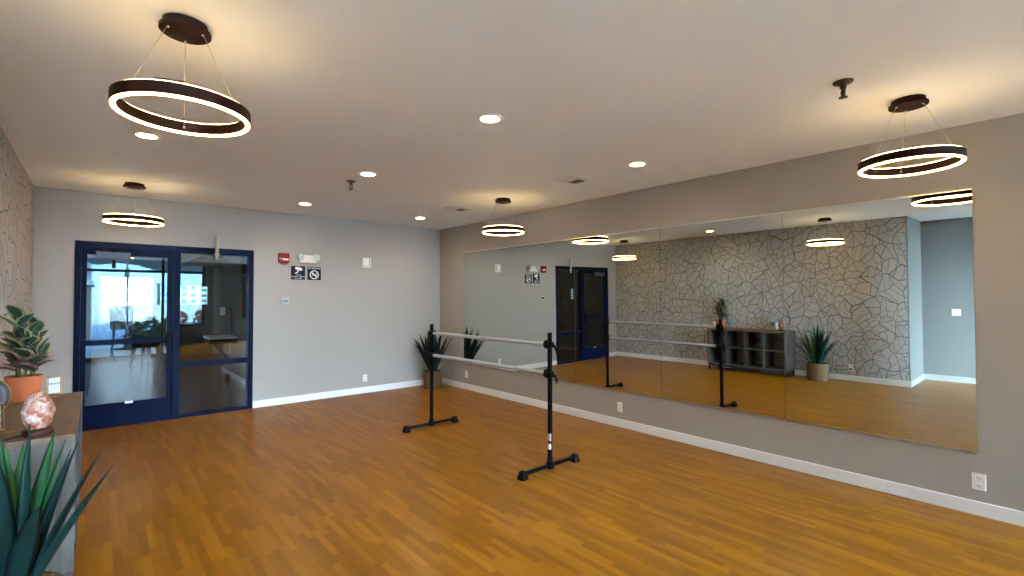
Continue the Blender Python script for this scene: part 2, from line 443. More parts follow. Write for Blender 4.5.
def text(name, body, size, mat, parent, loc, rot=(PI/2, 0, 0), align='CENTER', extrude=0.0006):
    cu = bpy.data.curves.new(name, 'FONT'); cu.body = body; cu.size = size
    cu.align_x = align; cu.align_y = 'CENTER'; cu.extrude = extrude
    tmp = bpy.data.objects.new(name, cu); COL.objects.link(tmp)
    bpy.context.view_layer.update()
    me = bpy.data.meshes.new_from_object(tmp.evaluated_get(bpy.context.evaluated_depsgraph_get()))
    bpy.data.objects.remove(tmp); bpy.data.curves.remove(cu)
    me.name = name; me.materials.clear(); me.materials.append(mat)
    o = bpy.data.objects.new(name, me); COL.objects.link(o); o.parent = parent
    o.location = loc; o.rotation_euler = rot; return o

NB = bmesh.new
# ------------------------------------------------------------------ the room shell
bm = NB(); bx(bm, XREC-0.12, XR+0.12, YF-0.12, 7.50, -0.10, 0.0)
struct('floor', bm, M['floor'], 'golden bamboo strip floor of the studio', 'floor')
bm = NB(); bx(bm, XREC-0.12, XR+0.12, YF-0.12, YB+0.12, ZC, ZC+0.12)
struct('ceiling', bm, M['ceiling'], 'pale grey flat ceiling with pendants and downlights', 'ceiling')
DX0, DX1, DZ = -0.207, 1.645, 2.20
bm = NB()
bx(bm, XL-0.12, DX0, YB, YB+0.12, 0, ZC); bx(bm, DX1, XR+0.12, YB, YB+0.12, 0, ZC); bx(bm, DX0, DX1, YB, YB+0.12, DZ, ZC)
struct('wall_back', bm, M['wall'], 'beige back wall holding the dark glazed door', 'wall')
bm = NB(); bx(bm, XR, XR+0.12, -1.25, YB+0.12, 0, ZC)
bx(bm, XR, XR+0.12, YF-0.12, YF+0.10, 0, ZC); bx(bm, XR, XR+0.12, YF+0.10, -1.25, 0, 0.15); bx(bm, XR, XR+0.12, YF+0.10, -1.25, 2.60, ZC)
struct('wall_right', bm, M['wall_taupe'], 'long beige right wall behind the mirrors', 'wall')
bm = NB(); bx(bm, XL-0.10, XL, YREC+0.002, YB, 0, ZC)
struct('wall_left', bm, M['wallpaper'], 'left wall papered with dark leaf outlines on grey', 'wall')
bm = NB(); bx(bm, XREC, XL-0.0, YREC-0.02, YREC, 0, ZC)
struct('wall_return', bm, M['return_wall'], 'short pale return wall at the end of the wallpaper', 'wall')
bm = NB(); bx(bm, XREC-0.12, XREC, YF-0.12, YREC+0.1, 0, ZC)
struct('wall_recess', bm, M['wall_dimmed'], 'plain grey wall with the light switch, seen in mirror', 'wall')
WX0, WX1, WZ0, WZ1 = 0.0, 1.42, 0.76, 2.26
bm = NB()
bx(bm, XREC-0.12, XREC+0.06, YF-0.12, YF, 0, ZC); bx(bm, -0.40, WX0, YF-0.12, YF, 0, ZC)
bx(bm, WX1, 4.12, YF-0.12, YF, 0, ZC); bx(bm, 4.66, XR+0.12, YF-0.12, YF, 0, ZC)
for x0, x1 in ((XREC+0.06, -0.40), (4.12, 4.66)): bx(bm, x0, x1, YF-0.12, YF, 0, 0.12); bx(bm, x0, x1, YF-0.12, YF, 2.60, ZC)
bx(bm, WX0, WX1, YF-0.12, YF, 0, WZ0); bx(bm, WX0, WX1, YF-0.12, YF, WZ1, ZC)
struct('wall_front', bm, M['wall_dimmed'], 'front wall behind the camera with the wide window', 'wall')
# front window, reflected in the door glass
w = thing('window_1', 'wide daylight window in the front wall, reflected in the door', 'window', (0, YF-0.06, 0), kind='structure')
bm = NB()
t_ = 0.05
bx(bm, WX0, WX1, -0.05, 0.05, WZ0, WZ0+t_); bx(bm, WX0, WX1, -0.05, 0.05, WZ1-t_, WZ1)
for x in (WX0, (WX0+WX1)/2-t_/2, WX1-t_): bx(bm, x, x+t_, -0.05, 0.05, WZ0+t_, WZ1-t_)
mesh('window_frame', bm, M['navy'], w)
bm = NB(); bx(bm, WX0+0.02, WX1-0.02, -0.005, 0.005, WZ0+0.02, WZ1-0.02); mesh('pane', bm, M['dark_glass'], w)

for nm, x0, x1, lb in (('added_window_6', XREC+0.06, -0.40, 'unseen tall window added near the recess to let in daylight'), ('added_window_7', 4.12, 4.66, 'unseen narrow window added at the right front corner to let in daylight')):
    w = thing(nm, lb, 'window', (0, YF-0.06, 0), kind='structure')  # both windows are added, out of view, to bring more daylight in
    bm = NB()
    bx(bm, x0, x1, -0.04, 0.04, 0.12, 0.16); bx(bm, x0, x1, -0.04, 0.04, 2.56, 2.60); bx(bm, x0, x0+0.04, -0.04, 0.04, 0.16, 2.56); bx(bm, x1-0.04, x1, -0.04, 0.04, 0.16, 2.56)
    mesh('window_frame', bm, M['navy'], w)
    bm = NB(); bx(bm, x0+0.02, x1-0.02, -0.005, 0.005, 0.14, 2.58); mesh('pane', bm, M['glass'], w)
w = thing('added_window_5', 'unseen window added in the right wall to let in daylight', 'window', (XR+0.06, 0, 0), kind='structure')  # added out of view as a main source of daylight
bm = NB()
bx(bm, -0.05, 0.05, YF+0.10, -1.25, 0.15, 0.20); bx(bm, -0.05, 0.05, YF+0.10, -1.25, 2.55, 2.60)
for y in (YF+0.10, YF+1.15, YF+2.2, -1.30): bx(bm, -0.05, 0.05, y, y+0.05, 0.20, 2.55)
mesh('window_frame', bm, M['navy'], w)
bm = NB(); bx(bm, -0.005, 0.005, YF+0.12, -1.27, 0.17, 2.58); mesh('pane', bm, M['glass'], w)

def baseboard(name, x0, x1, y0, y1, lab, m='trim'):
    bm = NB(); bx(bm, x0, x1, y0, y1, 0, 0.098, 0.004)
    struct(name, bm, M[m], lab, 'baseboard')
baseboard('baseboard_back', DX1+0.005, XR-0.015, YB-0.015, YB, 'white baseboard along the back wall')
baseboard('baseboard_back_left', XL, DX0-0.005, YB-0.015, YB, 'white baseboard left of the door')
baseboard('baseboard_right', XR-0.015, XR, YF, YB, 'white baseboard under the mirrors')
baseboard('baseboard_left', XL, XL+0.015, YREC-0.035, YB-0.015, 'white baseboard under the leaf wallpaper')
baseboard('baseboard_return', XREC+0.015, XL, YREC-0.035, YREC-0.02, 'pale baseboard on the return wall', 'trim_dimmed')
baseboard('baseboard_recess', XREC, XREC+0.015, YF, YREC-0.02, 'pale baseboard under the light switch', 'trim_dimmed')

# ------------------------------------------------------------------ storefront door and sidelight
d = thing('door_1', 'dark navy glazed door leaf with push bar in back wall', 'door', (0, YB, 0), kind='structure')
bm = NB()
bx(bm, -0.150, -0.100, 0.015, 0.065, 0.008, 2.135); bx(bm, 0.664, 0.722, 0.015, 0.065, 0.008, 2.135)
bx(bm, -0.100, 0.664, 0.015, 0.065, 0.008, 0.282); bx(bm, -0.100, 0.664, 0.015, 0.065, 2.045, 2.135)
mesh('leaf_frame', bm, M['navy'], d)
bm = NB(); bx(bm, -0.105, 0.669, 0.036, 0.044, 0.277, 2.05); mesh('pane', bm, M['glass'], d)
bm = NB()
bx(bm, -0.135, 0.66, -0.065, -0.028, 0.985, 1.045, 0.008)
pb = mesh('push_bar', bm, M['navy'], d)
bm = NB(); bx(bm, 0.655, 0.715, -0.070, 0.015, 0.92, 1.115, 0.008); bx(bm, -0.148, -0.11, -0.06, 0.015, 0.975, 1.055, 0.006); mesh('end_case', bm, M['black'], pb)
bm = NB(); bx(bm, -0.025, 0.295, -0.055, 0.012, 1.995, 2.085, 0.006); cl = mesh('closer_box', bm, M['closer'], d)
bm = NB(); bx(bm, 0.02, 0.36, -0.075, -0.060, 2.105, 2.125); bx(bm, 0.10, 0.15, -0.07, -0.03, 2.08, 2.11); mesh('closer_arm', bm, M['black'], cl)
bm = NB(); bx(bm, 0.262, 0.338, 0.011, 0.0145, 0.262, 0.288); st = mesh('sticker', bm, M['white'], d); st['label'] = 'small white sticker'
bm = NB()
tube(bm, [(0.69, 0.075, 0.75), (0.69, 0.13, 0.75), (0.69, 0.13, 1.25), (0.69, 0.075, 1.25)], 0.014)
mesh('pull_handle', bm, M['black'], d)

fr = thing('door_2', 'dark navy frame round the door and its sidelight', 'door frame', (0, YB, 0), kind='structure')
bm = NB()
bx(bm, DX0, -0.152, -0.015, 0.115, 0, DZ); bx(bm, 1.583, DX1, -0.015, 0.115, 0, DZ)
bx(bm, 0.724, 0.800, -0.015, 0.115, 0, 2.135); bx(bm, -0.152, 1.583, -0.015, 0.115, 2.137, DZ)
mesh('jamb_frame', bm, M['navy'], fr)
bm = NB(); bx(bm, -0.152, 0.724, 0.0, 0.10, 0.0, 0.006); mesh('threshold', bm, M['navy'], fr)
s = thing('window_2', 'fixed sidelight pane right of the door', 'window', (0, YB, 0), kind='structure')
bm = NB()
bx(bm, 0.800, 1.583, -0.005, 0.085, 0, 0.042); bx(bm, 0.800, 1.583, -0.005, 0.085, 0.644, 0.708); bx(bm, 0.8, 1.583, -0.005, 0.085, 2.115, 2.137)
mesh('rail', bm, M['navy'], s)
bm = NB(); bx(bm, 0.800, 1.583, 0.036, 0.044, 0.040, 0.646); mesh('pane', bm, M['glass'], s)
bm = NB(); bx(bm, 0.800, 1.583, 0.036, 0.044, 0.706, 2.117); mesh('pane', bm, M['glass'], s)
dc = thing('glass_decal', 'pale cyan striped decal stuck on the sidelight glass', 'decal', (1.065, YB+0.033, 1.45))
bm = NB(); bx(bm, -0.035, 0.035, -0.001, 0.001, 0, 0.235); mesh('backing', bm, M['decal'], dc)
for k in range(3):
    bm = NB(); bx(bm, -0.028, 0.028, -0.0025, -0.001, 0.03+k*0.07, 0.065+k*0.07); mesh('stripe', bm, M['decal_dark'], dc)

# sprinkler drop on the wall over the sidelight
r = thing('pipe_drop', 'white pipe with sprinkler head hanging over sidelight frame', 'pipe', (1.193, YB-0.055, 2.06))
bm = NB(); tube(bm, [(0, 0.055, 0.29), (0, 0.03, 0.292), (0, 0.006, 0.285), (0, 0, 0.262), (0, 0, 0.06)], 0.021, 14); mesh('pipe', bm, M['ivory'], r)
bm = NB(); lathe(bm, [(0, 0.07), (0.026, 0.07), (0.028, 0.045), (0.016, 0.025), (0.010, 0.0), (0.022, -0.004), (0.022, -0.010), (0, -0.012)], 16); mesh('sprinkler_head', bm, M['ivory'], r)

# ------------------------------------------------------------------ mirror wall: five leaning panels
ys = [6.672, 5.421, 4.170, 2.919, 1.668, 0.424]
labs = ['mirror panel nearest the corner plant and back wall', 'mirror panel reflecting the fire alarm and wall signs', 'mirror panel reflecting the dark door leaf', 'mirror panel reflecting most of the open shelf cabinet', 'mirror panel nearest the camera, reflecting the light switch']
LEAN = 0.0076
for i in range(5):
    y1, y0 = ys[i]-0.002, ys[i+1]+0.002
    r = thing('mirror_panel', labs[i], 'mirror', (XR-0.004, (y0+y1)/2, 0.437)); r.rotation_euler = (0, -LEAN, 0)
    h = 1.862; a = (y1-y0)/2
    bm = NB(); bx(bm, -0.006, 0.0, -a, a, 0, h)
    for f in bm.faces: f.material_index = 0 if f.normal.x < -0.9 else 1
    mesh('mirror_glass', bm, [M['mirror'], M['mirror_edge']], r, recalc=False)
    bm = NB(); bx(bm, -0.010, 0.001, -a, a, -0.004, 0.006); mesh('bottom_channel', bm, M['steel'], r)
    bm = NB(); bx(bm, -0.010, 0.001, -a, a, h-0.004, h+0.004); mesh('top_channel', bm, M['steel'], r)

# ------------------------------------------------------------------ ring pendants
def make_pendant(label, loc):
    r = thing('ring_pendant', label, 'pendant lamp', loc, group='ring pendants')     # origin on the ceiling
    bm = NB(); lathe(bm, [(0, 0), (0.086, 0), (0.086, -0.026), (0.100, -0.028), (0.100, -0.042), (0.096, -0.045), (0, -0.045)], 40)
    cn = mesh('canopy', bm, M['bronze'], r, autosmooth=40)
    zt, zb = -0.372, -0.421
    bm = NB(); lathe(bm, [(0.263, zt), (0.263, zb), (0.258, zb), (0.258, zb+0.006), (0.243, zb+0.006), (0.243, zb), (0.238, zb), (0.238, zt), (0.243, zt), (0.243, zt-0.006), (0.258, zt-0.006), (0.258, zt)], 72, closed=True)
    mesh('ring_band', bm, M['bronze'], r, autosmooth=40)
    bm = NB(); lathe(bm, [(0.2585, zb-0.0005), (0.2585, zb-0.004), (0.255, zb-0.007), (0.246, zb-0.007), (0.2425, zb-0.004), (0.2425, zb-0.0005)], 72, closed=True); mesh('bottom_diffuser', bm, M['strip'], r, autosmooth=60)
    bm = NB(); lathe(bm, [(0.2585, zt+0.0005), (0.2585, zt+0.003), (0.255, zt+0.005), (0.246, zt+0.005), (0.2425, zt+0.003), (0.2425, zt+0.0005)], 72, closed=True); mesh('top_diffuser', bm, M['strip_up'], r, autosmooth=60)
    for a in (1.466, 1.466+2*PI/3, 1.466+4*PI/3):
        c, s_ = math.cos(a), math.sin(a)
        bm = NB(); tube(bm, [(0.075*c, 0.075*s_, -0.042), (0.233*c, 0.233*s_, zt-0.030)], 0.0014, 6)
        bmesh.ops.create_uvsphere(bm, u_segments=10, v_segments=6, radius=0.006, matrix=Matrix.Translation((0.075*c, 0.075*s_, -0.049)))
        bmesh.ops.create_uvsphere(bm, u_segments=10, v_segments=6, radius=0.006, matrix=Matrix.Translation((0.234*c, 0.234*s_, zt-0.030)))
        mesh('cable', bm, M['cable'], r)
    for a in (1.9, 4.4):
        bm = NB(); vs = bx(bm, 0.240, 0.262, -0.05, 0.05, zt+0.005, zt+0.011, 0.002)
        bmesh.ops.rotate(bm, cent=(0, 0, 0), matrix=Matrix.Rotation(a, 3, 'Z'), verts=bm.verts)
        mesh('driver_clip', bm, M['bronze'], r)
    return r
p0 = make_pendant('large-looking ring pendant nearest the camera, hanging upper left', (0.285, 2.588, ZC))
copy_thing(p0, (0.285, 6.575, ZC), 0.0, 'ring pendant hanging in front of the dark door')
copy_thing(p0, (3.832, 4.60, ZC), -0.94, 'ring pendant hanging near the far end of the mirrors')
copy_thing(p0, (3.838, 0.63, ZC), -1.117, 'ring pendant at right, above the nearest mirror panel')

# ------------------------------------------------------------------ downlights
def make_down(label, loc):
    r = thing('downlight', label, 'ceiling light', loc, group='recessed downlights')
    bm = NB(); lathe(bm, [(0.090, 0.0), (0.090, -0.004), (0.084, -0.007), (0.066, -0.007), (0.062, -0.001), (0.062, 0.0)], 36); mesh('trim_ring', bm, M['plastic'], r, autosmooth=40)
    bm = NB(); lathe(bm, [(0, -0.0045), (0.050, -0.004), (0.0635, -0.0025), (0.0635, -0.0015), (0, -0.001)], 36); mesh('lens', bm, M['downlight'], r)
    return r
def down_lamp(loc):
    li = bpy.data.lights.new('downlight_lamp', 'SPOT'); li.energy = SPOT; li.color = (0.80, 0.92, 1.0)
    li.spot_size = math.radians(150); li.spot_blend = 1.0; li.shadow_soft_size = 0.06
    o = bpy.data.objects.new('downlight_lamp', li); COL.objects.link(o); o.location = (loc[0], loc[1], loc[2]-0.012)
SPOT = 22.0
d0 = make_down('bright recessed downlight in middle of ceiling, nearest camera', (2.037, 2.587, ZC))
copy_thing(d0, (0.267, 4.561, ZC), 0, 'recessed downlight just below the nearest ring pendant in view')
copy_thing(d0, (3.775, 2.585, ZC), 0, 'recessed downlight nearest the mirror wall, right of the vent')
copy_thing(d0, (2.028, 4.547, ZC), 0, 'recessed downlight beside the small ceiling sprinkler')
copy_thing(d0, (2.049, 6.53, ZC), 0, 'recessed downlight above the fire alarm, near back wall')
copy_thing(d0, (3.765, 6.53, ZC), 0, 'recessed downlight near the far right ceiling corner')

for px_, py_ in ((2.037, 2.587), (0.267, 4.561), (3.775, 2.585), (2.028, 4.547), (2.049, 6.53), (3.765, 6.53)): down_lamp((px_, py_, ZC))
# ------------------------------------------------------------------ vents
def make_vent(label, loc):
    r = thing('ceiling_vent', label, 'vent', loc, group='ceiling vents')
    bm = NB()
    a, b, fw = 0.17, 0.11, 0.025
    bx(bm, -a, a, -b, -b+fw, -0.008, 0); bx(bm, -a, a, b-fw, b, -0.008, 0); bx(bm, -a, -a+fw, -b+fw, b-fw, -0.008, 0); bx(bm, a-fw, a, -b+fw, b-fw, -0.008, 0)
    mesh('vent_frame', bm, M['plastic'], r)
    bm = NB(); bx(bm, -a+fw, a-fw, -b+fw, b-fw, -0.001, 0); mesh('backing', bm, M['slot'], r)
    for k in range(6):
        bm = NB(); x = -a+fw+0.022+k*0.048
        bx(bm, x-0.018, x+0.018, -b+fw, b-fw, -0.0015, 0.0)
        bmesh.ops.rotate(bm, cent=(x, 0, -0.005), matrix=Matrix.Rotation(0.35 if k < 3 else -0.35, 3, 'Y'), verts=bm.verts)
        bmesh.ops.translate(bm, vec=(0, 0, -0.0055), verts=bm.verts)
        mesh('louvre', bm, M['plastic'], r)
    return r
v0 = make_vent('ceiling vent near the second mirror seam, right of middle', (3.763, 3.385, ZC))
copy_thing(v0, (3.763, 5.546, ZC), 0, 'smaller-looking ceiling vent left of the far ring pendant')

# ------------------------------------------------------------------ sprinklers
def make_sprinkler(label, loc):
    r = thing('ceiling_sprinkler', label, 'sprinkler', loc, group='ceiling sprinklers')
    bm = NB(); lathe(bm, [(0, 0), (0.052, 0), (0.048, -0.008), (0.024, -0.018), (0, -0.018)], 28); mesh('escutcheon', bm, M['brass'], r, autosmooth=40)
    bm = NB(); lathe(bm, [(0, -0.017), (0.018, -0.018), (0.018, -0.036), (0.011, -0.042), (0.0055, -0.048), (0.0055, -0.086), (0, -0.086)], 14)
    for sx in (-1, 1): tube(bm, [(sx*0.015, 0, -0.034), (sx*0.021, 0, -0.056), (sx*0.016, 0, -0.078), (0, 0, -0.089)], 0.0042, 8)
    mesh('head_body', bm, M['brass'], r, autosmooth=40)
    bm = NB(); lathe(bm, [(0, -0.088), (0.023, -0.088), (0.023, -0.093), (0, -0.093)], 18); mesh('deflector', bm, M['brass'], r)
    return r
s0 = make_sprinkler('small ceiling sprinkler beside a downlight toward back wall', (2.014, 4.937, ZC))
copy_thing(s0, (3.232, 0.821, ZC), 0.7, 'ceiling sprinkler left of the right-hand ring pendant')

# ------------------------------------------------------------------ back wall fittings
yw = YB
r = thing('fire_alarm', 'red fire alarm strobe high on back wall, right of door', 'fire alarm', (2.036, yw, 2.04))
bm = NB(); bx(bm, -0.073, 0.073, -0.045, 0, 0.01, 0.145, 0.010); bx(bm, -0.05, 0.05, -0.04, 0, -0.005, 0.02, 0.006); mesh('housing', bm, M['red'], r)
bm = NB(); bx(bm, -0.02, 0.055, -0.052, -0.044, 0.042, 0.066, 0.003); mesh('strobe_lens', bm, M['white'], r)
text('lettering', 'FIRE', 0.030, M['white'], r, (-0.038, -0.046, 0.06))

r = thing('emergency_light', 'white twin-head emergency light beside red fire alarm', 'emergency light', (2.369, yw, 2.055))
bm = NB(); bx(bm, -0.135, 0.125, -0.05, 0, 0.0, 0.115, 0.012); mesh('housing', bm, M['plastic'], r)
for sx in (-1, 1):
    bm = NB(); lathe(bm, [(0, 0), (0.030, 0), (0.052, -0.035), (0.054, -0.055), (0, -0.055)], 24, axis='y')
    bmesh.ops.rotate(bm, cent=(0, 0, 0), matrix=Matrix.Rotation(-0.4*sx, 3, 'Z'), verts=bm.verts)
    bmesh.ops.translate(bm, vec=(sx*0.135, -0.03, 0.085), verts=bm.verts)
    hd = mesh('lamp_head', bm, M['head_grey'], r, autosmooth=40)
    bm = NB(); lathe(bm, [(0, -0.058), (0.047, -0.0565), (0.047, -0.054), (0, -0.054)], 24, axis='y')
    bmesh.ops.rotate(bm, cent=(0, 0, 0), matrix=Matrix.Rotation(-0.4*sx, 3, 'Z'), verts=bm.verts)
    bmesh.ops.translate(bm, vec=(sx*0.135, -0.03, 0.085), verts=bm.verts)
    mesh('lens', bm, M['lens_clear'], hd, autosmooth=40)

r = thing('camera_sign', 'navy sign with white security camera symbol under emergency light', 'sign', (2.240, yw, 1.807))
bm = NB(); bx(bm, -0.100, 0.100, -0.006, 0, 0, 0.200, 0.003); mesh('plate', bm, M['sign_navy'], r)
bm = NB()
c_ = [(-0.045, 0.185), (0.005, 0.190), (0.060, 0.165), (0.055, 0.135), (0.030, 0.132), (-0.005, 0.140), (-0.040, 0.150)]
f = bm.faces.new([bm.verts.new((x, -0.0075, z)) for x, z in c_]); rr = bmesh.ops.extrude_face_region(bm, geom=[f]); bmesh.ops.translate(bm, vec=(0, 0.002, 0), verts=[v for v in rr['geom'] if isinstance(v, bmesh.types.BMVert)])
bx(bm, -0.012, 0.004, -0.0075, -0.0055, 0.105, 0.145)
c2_ = [(0.004, 0.118), (-0.012, 0.118), (-0.050, 0.092), (-0.044, 0.082), (-0.006, 0.100)]
f = bm.faces.new([bm.verts.new((x, -0.0075, z)) for x, z in c2_]); rr = bmesh.ops.extrude_face_region(bm, geom=[f]); bmesh.ops.translate(bm, vec=(0, 0.002, 0), verts=[v for v in rr['geom'] if isinstance(v, bmesh.types.BMVert)])
mesh('camera_symbol', bm, M['white'], r)
text('lettering', 'NOTICE', 0.018, M['white'], r, (0.005, -0.0066, 0.068))
text('lettering', 'SECURITY CAMERAS', 0.0205, M['white'], r, (0, -0.0066, 0.042))
text('lettering', 'IN USE HERE', 0.0195, M['white'], r, (0, -0.0066, 0.017))

r = thing('no_smoking_sign', 'navy no smoking sign with white crossed circle', 'sign', (2.472, yw, 1.805))
bm = NB(); bx(bm, -0.100, 0.100, -0.006, 0, 0, 0.198, 0.003); mesh('plate', bm, M['sign_navy'], r)
text('lettering', 'NO SMOKING', 0.030, M['white'], r, (0, -0.0066, 0.175))
bm = NB(); lathe(bm, [(0.066, -0.0075), (0.066, -0.0055), (0.054, -0.0055), (0.054, -0.0075)], 40, (0.0, 0, 0.080), closed=True, axis='y')
vs = bx(bm, -0.058, 0.058, -0.0078, -0.0056, -0.007, 0.007)
bmesh.ops.rotate(bm, cent=(0, 0, 0), matrix=Matrix.Rotation(PI/4, 3, 'Y'), verts=vs); bmesh.ops.translate(bm, vec=(0, 0, 0.080), verts=vs)
vs = bx(bm, -0.040, 0.022, -0.0074, -0.0056, 0.072, 0.084); vs = bx(bm, 0.026, 0.040, -0.0074, -0.0056, 0.072, 0.084)
tube(bm, [(0.030, -0.0065, 0.088), (0.036, -0.0065, 0.098), (0.026, -0.0065, 0.106), (0.030, -0.0065, 0.116)], 0.003, 6)
mesh('no_smoking_symbol', bm, M['white'], r)

r = thing('thermostat', 'small white thermostat with dark green screen on back wall', 'thermostat', (2.062, yw, 1.44))
bm = NB(); bx(bm, -0.050, 0.050, -0.022, 0, 0.0, 0.096, 0.006); mesh('housing', bm, M['paper'], r)
bm = NB(); bx(bm, -0.030, 0.034, -0.0275, -0.024, 0.026, 0.070, 0.001); mesh('screen', bm, M['screen'], r)

r = thing('wall_speaker', 'white square alarm speaker plate high on back wall', 'speaker', (3.302, yw, 2.025))
bm = NB(); bx(bm, -0.072, 0.072, -0.012, 0, 0, 0.158, 0.005); mesh('plate', bm, M['plastic'], r)
bm = NB(); bx(bm, -0.050, 0.030, -0.022, -0.010, 0.035, 0.130, 0.006); mesh('speaker_cover', bm, M['white'], r)
bm = NB(); bx(bm, 0.036, 0.052, -0.018, -0.010, 0.030, 0.135, 0.003); mesh('strobe_lens', bm, M['plastic_grey'], r)

def make_outlet(label, loc, rotz):
    r = thing('wall_outlet', label, 'outlet', loc, rotz, 'wall outlets')   # local: faces -y, wall at y=0
    bm = NB(); bx(bm, -0.036, 0.036, -0.006, 0, -0.058, 0.058, 0.003); mesh('cover_plate', bm, M['plastic'], r)
    for sz in (-0.026, 0.026):
        bm = NB(); bx(bm, -0.017, 0.017, -0.0085, -0.005, sz-0.015, sz+0.015, 0.002); k = mesh('socket', bm, M['plastic'], r)
        bm = NB(); bx(bm, -0.009, -0.006, -0.0092, -0.008, sz-0.002, sz+0.009); bx(bm, 0.006, 0.009, -0.0092, -0.008, sz-0.002, sz+0.009); bx(bm, -0.003, 0.003, -0.0092, -0.008, sz-0.011, sz-0.006); mesh('slots', bm, M['slot'], k)
    return r
o0 = make_outlet('white outlet near camera, at the right edge below mirror', (XR, 0.423, 0.235), -PI/2)
copy_thing(o0, (XR, 3.482, 0.235), -PI/2, 'white outlet below the mirrors, right of the near barre post')
copy_thing(o0, (XR, 6.609, 0.250), -PI/2, 'white outlet on mirror wall close to the corner plant')
copy_thing(o0, (3.285, YB, 0.240), 0, 'white outlet low on the back wall left of corner plant')
copy_thing(o0, (XL, 2.47, 0.235), PI/2, 'white outlet on leaf wallpaper with a black plug, seen in mirror')

r = thing('light_switch', 'white light switch on plain grey wall, seen in mirror', 'switch', (XREC, 1.22, 1.18), PI/2)
bm = NB(); bx(bm, -0.058, 0.058, -0.006, 0, -0.058, 0.058, 0.003); mesh('cover_plate', bm, M['plastic'], r)
for sx in (-0.023, 0.023):
    bm = NB(); bx(bm, sx-0.016, sx+0.016, -0.010, -0.005, -0.033, 0.033, 0.002); mesh('rocker', bm, M['white'], r)

# ------------------------------------------------------------------ ballet barre
r = thing('ballet_barre', 'freestanding black ballet barre with two pale grey bars', 'barre', (3.0425, 3.995, 0), 0.0233)
for sy, py in ((-1, -0.965), (1, 0.965)):
    bm = NB(); tube(bm, [(0, py, 0.03), (0, py, 1.205)], 0.0215, 20)
    lathe(bm, [(0.0215, 1.203), (0.0235, 1.205), (0.0235, 1.215), (0.015, 1.220), (0, 1.220)], 20, (0, py, 0))
    po = mesh('post', bm, M['black'], r, autosmooth=40)
    if sy < 0:
        bm = NB(); lathe(bm, [(0.0222, 0.185), (0.0222, 0.325)], 20, (0, py, 0)); 
        bmesh.ops.delete(bm, geom=[f for f in bm.faces if f.calc_center_median().y > py+0.014 or f.calc_center_median().x > -0.004], context='FACES')
        lb = mesh('label_sticker', bm, M['paper'], po); lb['label'] = 'white sticker with red band'
        bm = NB(); lathe(bm, [(0.0226, 0.235), (0.0226, 0.262)], 20, (0, py, 0))
        bmesh.ops.delete(bm, geom=[f for f in bm.faces if f.calc_center_median().y > py+0.012 or f.calc_center_median().x > -0.006], context='FACES')
        mesh('red_band', bm, M['red'], po)
        text('lettering', 'BARRE', 0.024, M['slot'], po, (-0.0212, py-0.0085, 0.293), (PI/2, -PI/2, -1.19), extrude=0.0003)
    bm = NB(); bx(bm, -0.33, 0.33, py-0.016, py+0.016, 0.028, 0.056, 0.005); lathe(bm, [(0, 0.018), (0.036, 0.018), (0.036, 0.058), (0.026, 0.075), (0.026, 0.105), (0.022, 0.110)], 20, (0, py, 0)); mesh('foot_bar', bm, M['black'], r, autosmooth=40)
    for sx in (-1, 1):
        bm = NB(); vs = bx(bm, sx*0.336-0.038, sx*0.336+0.038, py-0.036, py+0.036, 0.0, 0.068, 0.006)
        for v in bm.verts:
            if v.co.z > 0.04: v.co.x += (sx*0.330-v.co.x)*0.35; v.co.y += (py-v.co.y)*0.35
        mesh('rubber_foot', bm, M['rubber'], r)
    for z in (1.113, 0.852):
        bm = NB(); lathe(bm, [(0, -0.055), (0.026, -0.055), (0.040, -0.045), (0.040, -0.022), (0.030, -0.012), (0.028, 0.028), (0.020, 0.036), (0, 0.036)], 20, (0, 0, 0), axis='y')
        bmesh.ops.rotate(bm, cent=(0, 0, 0), matrix=Matrix.Rotation(0 if sy > 0 else PI, 3, 'Z'), verts=bm.verts)
        bmesh.ops.translate(bm, vec=(0, py, z), verts=bm.verts)
        k = mesh('bar_clamp', bm, M['rubber'], r, autosmooth=40)
        bm = NB()
        q = 0.04*sy
        tube(bm, [(0, py+q*0.6, z), (0.012, py+q*1.1, z-0.012), (0.026, py+q*1.35, z-0.045), (0.032, py+q*1.4, z-0.085)], [0.011, 0.012, 0.010, 0.007], 10)
        mesh('lever', bm, M['black'], k)
for z in (1.113, 0.852):
    bm = NB(); tube(bm, [(0, -0.927, z), (0, 0.927, z)], 0.0195, 20); mesh('bar', bm, M['bar'], r, autosmooth=40)

# ------------------------------------------------------------------ open shelf cabinet on the left wall
CX0, CX1, CY0, CY1, CZ0, CZ1 = XL+0.018, -0.077, 3.345, 4.825, 0.105, 0.835
r = thing('cube_shelf', 'open weathered wood cube shelf against the leaf wallpaper', 'shelf', ((CX0+CX1)/2, (CY0+CY1)/2, 0))
hx, hy = (CX1-CX0)/2, (CY1-CY0)/2; TH = 0.032
bm = NB(); bx(bm, -hx, hx, -hy, hy, CZ1-0.030, CZ1, 0.002); mesh('top_panel', bm, M['cab_top'], r)
bm = NB(); bx(bm, -hx, hx, -hy, hy, CZ0, CZ0+TH, 0.002); mesh('bottom_panel', bm, M['cab_shaded'], r)
for sy in (-1, 1):
    bm = NB(); bx(bm, -hx, hx, min(sy*hy, sy*(hy-TH)), max(sy*hy, sy*(hy-TH)), CZ0+TH, CZ1-0.030, 0.0015); mesh('side_panel', bm, M['cab'], r)
cw = (2*hy-2*TH)/4
for k in (1, 2, 3):
    y = -hy+TH+k*cw
    bm = NB(); bx(bm, -hx, hx, y-0.014, y+0.014, CZ0+TH, CZ1-0.030, 0.0015); mesh('divider', bm, M['cab_shaded'], r)
zm = (CZ0+CZ1)/2
